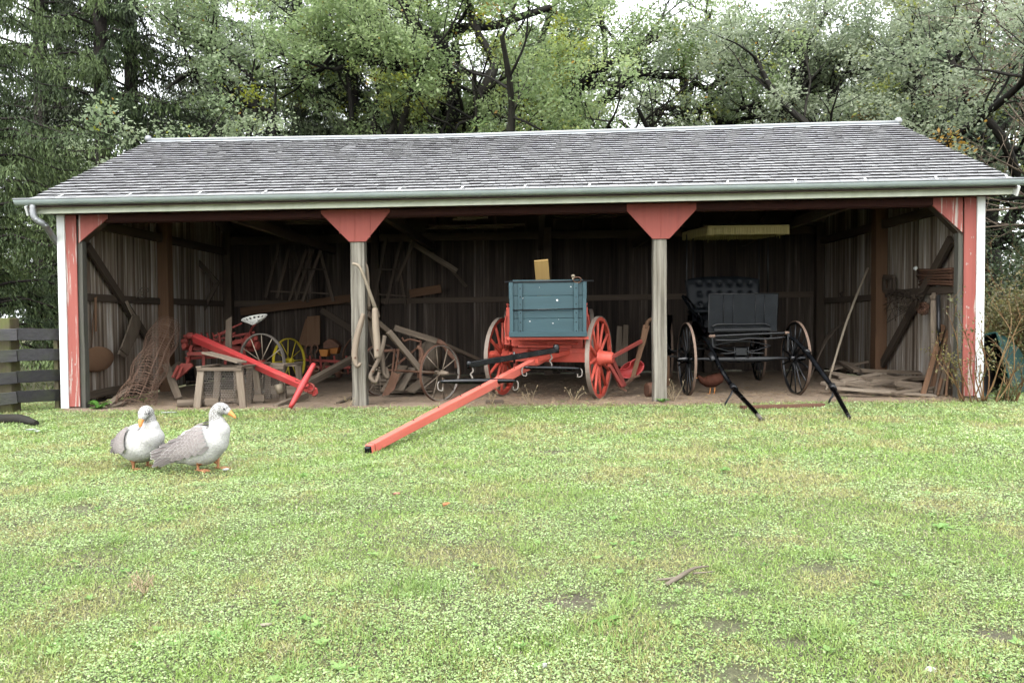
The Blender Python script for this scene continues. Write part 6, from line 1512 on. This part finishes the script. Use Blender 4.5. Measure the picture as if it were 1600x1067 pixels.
# spruces
def spruce_mesh(seed, H, Rb, cols, zlo, dens=1.0):
    rr = random.Random(seed); g = np.random.default_rng(seed); q = MB()
    q.tube([V((0, 0, -.2)), V((rr.uniform(-.05, .05), 0, H * .5)), V((0, 0, H))], [.24, .15, .02], 12, 4, cap=False)
    B, D, Ls, Cs, Ws = [], [], [], [], []
    z = zlo
    while z < H - .6:
        k = 1 - z / H; reach = Rb * (k ** .75) * rr.uniform(.8, 1.1)
        for b_ in range(6):
            az = rr.random() * 6.283; L = reach * rr.uniform(.75, 1.1); o = V((0, 0, z + rr.uniform(-.2, .2))); e = V((math.cos(az), math.sin(az), 0))
            pts = [o, o + e * L * .3 + UP * .06 * L, o + e * L * .65 - UP * .06 * L, o + e * L - UP * .02 * L]
            q.tube(pts, [.035, .028, .018, .006], 5, 2, cap=False)
            sd_ = V((-e.y, e.x, 0)); nb = int(L / .026 * dens); bt = rr.random()
            for i in range(nb):
                u = (i + rr.random()) / nb
                f_ = u * 3; j = min(int(f_), 2); p = pts[j].lerp(pts[j + 1], f_ - j) + UP * rr.uniform(0, .09)
                s_ = rr.choice((-1, 1)); ln = (.12 + .26 * (1 - abs(u - .55))) * rr.uniform(.5, 1.3)
                out = sd_ * s_ * rr.uniform(.3, 1.1) + e * .35
                # side twig: leaves outwards then hangs
                n_ = max(3, int(ln / .055))
                p1 = p + out * ln * .5
                for m_ in range(n_):
                    w_ = m_ / n_
                    c_ = p + out * ln * (w_ ** .6) * .7 - UP * ln * .95 * w_ ** 1.3
                    B.append((c_.x, c_.y, c_.z)); Cs.append(bt ** 1.4 * .75 + rr.random() * .3 + (.2 if w_ > .75 else 0)); Ls.append(rr.uniform(.085, .15)); Ws.append(rr.uniform(.022, .04))
                    dd = out * .5 - UP * (.5 + w_) + V((rr.uniform(-.5, .5), rr.uniform(-.5, .5), 0)); D.append(dd.normalized()[:])
        z += .52
    B = np.array(B); D = np.array(D); N = len(B); az = np.arctan2(D[:, 1], D[:, 0]); lean = np.arcsin(np.clip(D[:, 2], -1, 1))
    v = leaves(B[:, 0], B[:, 1], B[:, 2], np.array(Ls), np.array(Ws), lean, az, g.normal(0, .9, N))
    return q, v, N, mixcol(cols[0], cols[1], np.clip(np.array(Cs), 0, 1))
spcols = ((.028, .05, .022), (.17, .235, .085)); spdark = ((.025, .038, .02), (.10, .125, .062))
GL = 'Norway spruces behind the left half of the shed'.replace('Norway ', 'tall ')
protos = {}
for nm, sd1, cols, zlo in (('a', 5, spcols, .9), ('b', 6, spdark, 3.0)):
    q, v, N, c = spruce_mesh(sd1, 17, 3.5, cols, zlo)
    t = thing('spruce_tree', 'x', 'tree', (0, 0, 0), GL); q.build('trunk', M['sprucebark'], t); mass('crown', v, N, c, M['spruceneedle'], t); protos[nm] = t
    print('SPRUCE', N)
first = {'a': True, 'b': True}
for kind, px, Y, rz, sc, lab in (('a', -20, 3.2, 40, .82, 'nearest spruce, its low olive branches hanging over the board fence'), ('a', 165, 7.6, 160, 1.0, 'olive spruce with a straight bare trunk left of the ridge end'), ('b', 212, 9.5, 250, 1.05, 'dark-trunked spruce just above the left end of the ridge'),
        ('a', 70, 10.5, 300, 1.1, 'spruce standing farther back between the two olive spruces at the left edge'), ('b', 470, 11.5, 20, 1.0, 'dark spruce behind the pale-leaved young oak'), ('b', 555, 10.2, 110, .95, 'darkest spruce reaching down to the ridge left of the big oak'),
        ('b', 345, 15, 200, 1.0, 'spruce far behind the pale-leaved young oak, seen in its gaps'), ('b', 640, 14, 70, .9, 'spruce half hidden behind the big forked oak'), ('a', -190, 9, 10, 1.05, 'spruce at the extreme left edge of the picture'), ('b', 100, 14.5, 130, 1.1, 'dark spruce deepest behind the two olive spruces, far left'), ('b', -60, 13, 60, 1.05, 'dark spruce behind the fence and the nearest spruce')):
    o = protos[kind] if first[kind] else copy_tree(protos[kind]); first[kind] = False
    p = W(px, 400, Y); o.location = (p.x, Y, gz(p.x)); o.rotation_euler = (0, 0, R(rz)); o.scale = (sc, sc, sc); tag(o, lab, 'tree', GL)

# far woods: a loose belt of leaf clumps with stems, far behind
g = np.random.default_rng(9); T = []
K = 2600; X_ = g.uniform(-90, 90, K); Y_ = g.uniform(48, 70, K); Zm = 5 + 4 * fbm(X_, Y_, 9, 131) * 1.6; Z_ = g.random(K) ** .8 * Zm
idx = np.repeat(np.arange(K), 34); N = len(idx); off = g.normal(0, .9, (N, 3))
v = leaves(X_[idx] + off[:, 0], Y_[idx] + off[:, 1], np.maximum(Z_[idx] + off[:, 2] * .8, .1), g.uniform(.35, .6, N), g.uniform(.25, .4, N), g.normal(0, .6, N), g.random(N) * 6.28, g.normal(0, .7, N))
tag(mass('distant_woods', v, N, mixcol((.05, .075, .04), (.15, .18, .10), np.clip(.6 * g.random(K)[idx] + .4 * g.random(N), 0, 1)), M['oakleaf']), 'far belt of mixed woods', 'woods', kind='stuff')

# ------------------------------------------------------------------ shrubs and weeds at the right corner
OPEN = OPEN[:0]
def shrub(name, label, base, seed, H, Rr, stems, per, size, cols, group=None, accents=(), mat='redstem', wob=.3):
    rr = random.Random(seed); t = thing(name, label, 'shrub', base, group); q = MB(); tips = []
    for i in range(stems):
        az = rr.random() * 6.283; rad_ = rr.random() * Rr * .35; p = base + V((math.cos(az) * rad_, math.sin(az) * rad_, 0)); d = V((math.cos(az) * rr.uniform(.1, .7), math.sin(az) * rr.uniform(.1, .7), 1)).normalized()
        pts = [p]; L = H * rr.uniform(.6, 1.1)
        for s_ in range(6):
            d = (d + V((rr.uniform(-wob, wob), rr.uniform(-wob, wob), rr.uniform(-.2, .15)))).normalized(); pts.append(pts[-1] + d * L / 6)
            if s_ >= 1:
                e = (d + V((rr.uniform(-1, 1), rr.uniform(-1, 1), rr.uniform(-.3, .6)))).normalized(); a = pts[-1]; b_ = a + e * L * rr.uniform(.12, .28); q.tube([a, a.lerp(b_, .5) + UP * .01, b_], [.004, .003, .002], 4); tips += [b_, a.lerp(b_, .5)]
        q.tube(pts, [.009, .009, .008, .007, .006, .004, .002], 5, 2); tips.append(pts[-1])
    q.build('stem', M[mat], t)
    if per:
        v, N, c = crown(tips, per, max(.05, Rr * .12), size, cols, seed, None, 1.0, accents); mass('foliage', v, N, c, M['oakleaf'], t)
    return t
OL = ((.11, .125, .045), (.27, .28, .12))
shrub('weedy_shrub', 'leggy weedy shrub with reddish stems leaning across the white right corner board', onG(1536, 600, -.42), 201, 1.35, .55, 10, 5, .035, OL, mat='redstem')
shrub('weedy_shrub', 'bare reddish weed stems in front of the dark green bin', onG(1578, 600, -.35), 202, .8, .5, 8, 2, .03, OL, mat='redstem')
shrub('autumn_bush', 'olive and brown autumn bush behind the dark green bin', onG(1590, 600, 2.6), 203, 1.75, 1.2, 46, 14, .055, OL, accents=(((.30, .2, .1), .08),))
shrub('autumn_bush', 'larger straw-brown bush at the far right edge', onG(1665, 600, 2.0), 204, 1.8, 1.3, 46, 14, .055, ((.14, .13, .05), (.34, .30, .13)))
shrub('autumn_bush', 'green bush rising behind the autumn bushes at the right edge', onG(1600, 600, 5.5), 205, 3.0, 1.8, 60, 16, .08, ((.05, .085, .04), (.15, .20, .10)))
shrub('weed_clump', 'low leafy weeds at the foot of the right corner board', onG(1562, 625, -.25), 206, .22, .4, 9, 5, .035, ((.12, .17, .06), (.26, .3, .12)))
shrub('weed_clump', 'bent dry weeds spilling left of the right corner post', onG(1512, 600, -.3), 207, 1.0, .35, 6, 5, .035, ((.25, .24, .08), (.4, .36, .14)))
# bare twigs of a tree at the top right
t = thing('bare_tree', 'thin bare grey-twigged tree at the upper right edge', 'tree', onG(1700, 300, 6.5)); q = MB(); rr = random.Random(5); tp = []
b0_ = base_of(t); q.tube([b0_, b0_ + UP * 3, b0_ + V((-.3, 0, 5.5))], [.14, .1, .08], 8, 3)
for i in range(12): grow(q, b0_ + V((-.1, 0, 2.6 + i * .35)), V((-1, rr.uniform(-.5, .5), rr.uniform(0, .9))), rr.uniform(2.2, 3.6), .04, 1, rr, tp, wob=.22)
q.build('trunk', M['greywood'], t)
# green plastic bin tipped on its side
bn = thing('tipped_bin', 'dark green plastic bin tipped on its side with its black mouth facing out', 'bin', onG(1565, 620, .5))
def binshell(q):
    # a square tub lying over: mouth ring towards the viewer-left, base behind right
    m0 = [W(1536, 622, .35), W(1583, 624, .25), W(1557, 521, .75), W(1530, 527, .85)]
    bs = [W(1575, 617, 1.5), W(1622, 617, 1.3), W(1597, 548, 1.5), W(1570, 522, 1.7)]
    return m0, bs
m0, bs = binshell(None)
m0[0].z = max(m0[0].z, gz(m0[0].x) + .02); m0[1].z = max(m0[1].z, gz(m0[1].x) + .02)
q = MB()
def lp(L, k, u): return [a.lerp(b_, u) for a, b_ in zip(L, k)]
for inner, mt in ((False, 0), (True, 1)):
    rings = []
    for u in (0, .03, .06, .3, .6, .95, 1):
        r4 = lp(m0, bs, u); cen = sum(r4, V((0, 0, 0))) / 4; row = []
        sc_ = (1.04 if u < .05 else 1.0) * (.97 if inner else 1) * (.9 if u == 1 else 1)
        for i in range(4):
            a, b_ = r4[i], r4[(i + 1) % 4]
            for k_ in (.08, .3, .5, .7, .92): row.append(cen + (a.lerp(b_, k_) - cen) * sc_)
        rings.append(row)
    q.grid(rings, True, .5, True, False, True, mi=mt)
q.build('tub', [M['green'], M['inside']], bn)
q = MB(); cen = sum(m0, V((0, 0, 0))) / 4
rim = []
for i in range(4):
    a, b_ = m0[i], m0[(i + 1) % 4]
    for k_ in (.08, .5, .92): rim.append(cen + (a.lerp(b_, k_) - cen) * 1.03)
q.tube(rim + [rim[0]], .018, 8, 2, cap=False); q.build('rim', M['green'], bn)

# burdock leaves, dock and other broad weeds
def rosette(name, label, base, n_, L, Wd, cols, seed, rise=.6, group=None):
    rr = random.Random(seed); t = thing(name, label, 'weed', base, group); V_, C_ = [], []
    for i in range(n_):
        az = 6.283 * (i + rr.random() * .5) / n_; l_ = L * rr.uniform(.6, 1.1); w_ = Wd * l_ / L; up_ = rr.uniform(.4, 1) * rise
        e = V((math.cos(az), math.sin(az), 0)); s_ = V((-e.y, e.x, 0))
        prof = [(0, .08), (.15, .5), (.4, 1), (.7, .85), (.9, .45), (1, .05)]
        pt = [base + e * l_ * k * .9 + UP * (l_ * up_ * (k * 1.5 - k * k * .95)) for k, _ in prof]
        col = np.array(cols[0]) + (np.array(cols[1]) - np.array(cols[0])) * rr.random()
        for j in range(5):
            for sg in (-1, 1):
                w0, w1 = prof[j][1] * w_ / 2, prof[j + 1][1] * w_ / 2
                V_ += [pt[j][:], (pt[j + 1])[:], (pt[j + 1] + s_ * sg * w1 + UP * w1 * .35)[:], (pt[j] + s_ * sg * w0 + UP * w0 * .35)[:]]; C_.append(col)
    mass('leaf', np.array(V_, dtype=float), len(C_), np.array(C_), M['grassleaf'], t); return t
rosette('broadleaf_weed', 'bright broad-leaved weed at the foot of the left corner post', onG(155, 637, -.05), 9, .20, .11, ((.10, .24, .04), (.18, .36, .08)), 1, 1.0)
rosette('broadleaf_weed', 'small leafy weed growing below the rusty wire roll', onG(225, 620, .9), 7, .14, .07, ((.10, .20, .04), (.16, .30, .07)), 2, 1.0)
rosette('broadleaf_weed', 'small bright weed at the foot of the right middle post', onG(1035, 630, -.07), 9, .12, .05, ((.12, .26, .05), (.2, .4, .1)), 3, 1.2)
for i, (px, py, lab) in enumerate(((1470, 825, 'bright dock rosette in the lawn far right'), (1130, 735, 'light green dock rosette right of the lawn middle'), (345, 1000, 'broad weed rosette low in the left foreground'), (945, 975, 'plantain rosette beside the bare soil patch'), (480, 745, 'plantain rosette right of the walking goose'), (600, 745, 'plantain rosette in front of the wagon tongue tip'), (900, 650, 'tiny rosette on the grass below the wagon'), (60, 675, 'pale flattened weed by the fallen log'))):
    rosette('broadleaf_weed', lab, G(px, py, .01), 8, .075, .035, ((.14, .28, .05), (.24, .42, .12)), 20 + i, .45)
# dry stalks below the wagon and by the post
def stalks(label, base, n_, H, seed, spread=.12):
    rr = random.Random(seed); q = MB()
    for i in range(n_):
        p = base + V((rr.uniform(-.006, .006), rr.uniform(-.006, .006), 0)); d = V((rr.uniform(-.35 - spread * 3, .35 + spread * 3), rr.uniform(-.2, .2), 1)).normalized(); h = H * rr.uniform(.6, 1.1)
        m_ = p + d * h * .6; e = m_ + (d + V((rr.uniform(-.5, .5), 0, 0))).normalized() * h * .4
        q.tube([p, m_, e], [.003, .0022, .001], 5, 2)
        for k in range(3):
            a = p.lerp(m_, rr.uniform(.5, 1)); q.tube([a, a + V((rr.uniform(-.06, .06), rr.uniform(-.03, .03), rr.uniform(.03, .08)))], [.0014, .0008], 4)
        for k in range(4): q.ell(e + V((rr.uniform(-.015, .015), 0, rr.uniform(-.05, .01))), .004, .004, .008, 6, 4)
    o = q.build('dry_weed', M['drystalk'], origin=base); tag(o, label, 'weed')
stalks('dry seed stalks standing below the left wagon wheel', onG(768, 632, -.1), 4, .28, 1)
stalks('dry seed stalks standing under the middle of the wagon', onG(830, 632, -.15), 5, .30, 2, .2)
stalks('dry seed stalks standing left of the right wagon wheel', onG(895, 632, -.12), 5, .30, 3, .22)
stalks('tall tan stalks between the right middle post and the surrey wheel', onG(1052, 625, .1), 6, .42, 4, .09)
stalks('short dry stalks by the left middle post', onG(545, 632, -.08), 4, .15, 5, .12)
stalks('sparse dark stems rising from the left foreground grass', G(225, 930, .0), 6, .10, 6, .14)
# ------------------------------------------------------------------ small things on the lawn
single('white_stone', 'stone', 'small round white stone in the grass at the lower right', 'stone', G(1455, 1048), lambda q: q.ell(G(1455, 1049, .012), .021, .019, .017, 14, 9), bevel=0)
q = MB(); a, b_ = G(1040, 914, .012), G(1110, 884, .02); q.tube([a, a.lerp(b_, .3) + UP * .012, a.lerp(b_, .65) + V((0, .03, .01)), b_], [.009, .011, .007, .003], 8, 3); q.tube([a.lerp(b_, .22) + UP * .012, a + V((-.035, .045, .008))], [.008, .004], 6); q.tube([a.lerp(b_, .6), a.lerp(b_, .9) + V((.03, -.05, 0))], [.005, .002], 6)
tag(q.build('fallen_stick', M['stick'], origin=a), 'short forked broken stick lying in the lawn right of centre', 'stick')
def leafy(name, label, p, L, Wd, col, az, cat):
    e = V((math.cos(az), math.sin(az), 0)); s_ = V((-e.y, e.x, 0)); V_ = []
    for k0, k1, w0, w1 in ((0, .3, .1, .9), (.3, .7, .9, 1), (.7, 1, 1, .05)):
        for sg in (-1, 1): V_ += [(p + e * L * k0)[:], (p + e * L * k1)[:], (p + e * L * k1 + s_ * sg * Wd * w1 / 2 + UP * .012)[:], (p + e * L * k0 + s_ * sg * Wd * w0 / 2 + UP * .012)[:]]
    tag(mass(name, np.array(V_, dtype=float), 6, np.tile(np.array(col), (6, 1)), M['grassleaf'], origin=p), label, cat)
leafy('fallen_leaf', 'orange fallen leaf on the lawn right of centre-left', G(693, 791, .03), .07, .045, (.62, .26, .12), 1.2, 'leaf')
leafy('fallen_leaf', 'small pinkish fallen leaf left of the orange leaf', G(614, 773, .03), .05, .04, (.55, .27, .2), .4, 'leaf')
leafy('fallen_leaf', 'large pale curled leaf in the lower left-centre lawn', G(400, 981, .02), .06, .026, (.42, .37, .28), .3, 'leaf')
leafy('white_feather', 'white feather lying in the grass by the bowed goose head', G(252, 645, .03), .20, .03, (.75, .75, .74), .1, 'feather')
leafy('white_feather', 'small white feather tuft right at the walking goose foot', G(348, 735, .03), .05, .04, (.78, .78, .77), .6, 'feather')
leafy('white_feather', 'white feather fluff on the lawn at the far left', G(40, 672, .03), .12, .06, (.66, .70, .64), .2, 'feather')
leafy('white_feather', 'second patch of white fluff nearer the far left edge', G(58, 675, .03), .08, .06, (.66, .70, .64), 2.2, 'feather')
leafy('fallen_leaf', 'small white petal-like leaf in the middle foreground', G(848, 1043, .03), .018, .014, (.7, .7, .68), .6, 'leaf')
# ------------------------------------------------------------------ thin rain-mist over the yard
hz = MB(); hz.box(V((0, 30, 9.0)), 190, 86, 23); ho = hz.build('haze', M['stone'], origin=(0, 30, 9)); tag(ho, 'thin veil of rain mist over the yard', 'haze', kind='stuff')
hm = bpy.data.materials.new('mist'); hm.use_nodes = True; hn_ = hm.node_tree; hn_.nodes.clear()
ou = hn_.nodes.new('ShaderNodeOutputMaterial'); pv = hn_.nodes.new('ShaderNodeVolumePrincipled'); pv.inputs['Color'].default_value = (.93, .95, .97, 1); pv.inputs['Density'].default_value = .0100; pv.inputs['Anisotropy'].default_value = .2
hn_.links.new(pv.outputs[0], ou.inputs['Volume']); ho.data.materials.clear(); ho.data.materials.append(hm)
scene.cycles.volume_bounces = 1
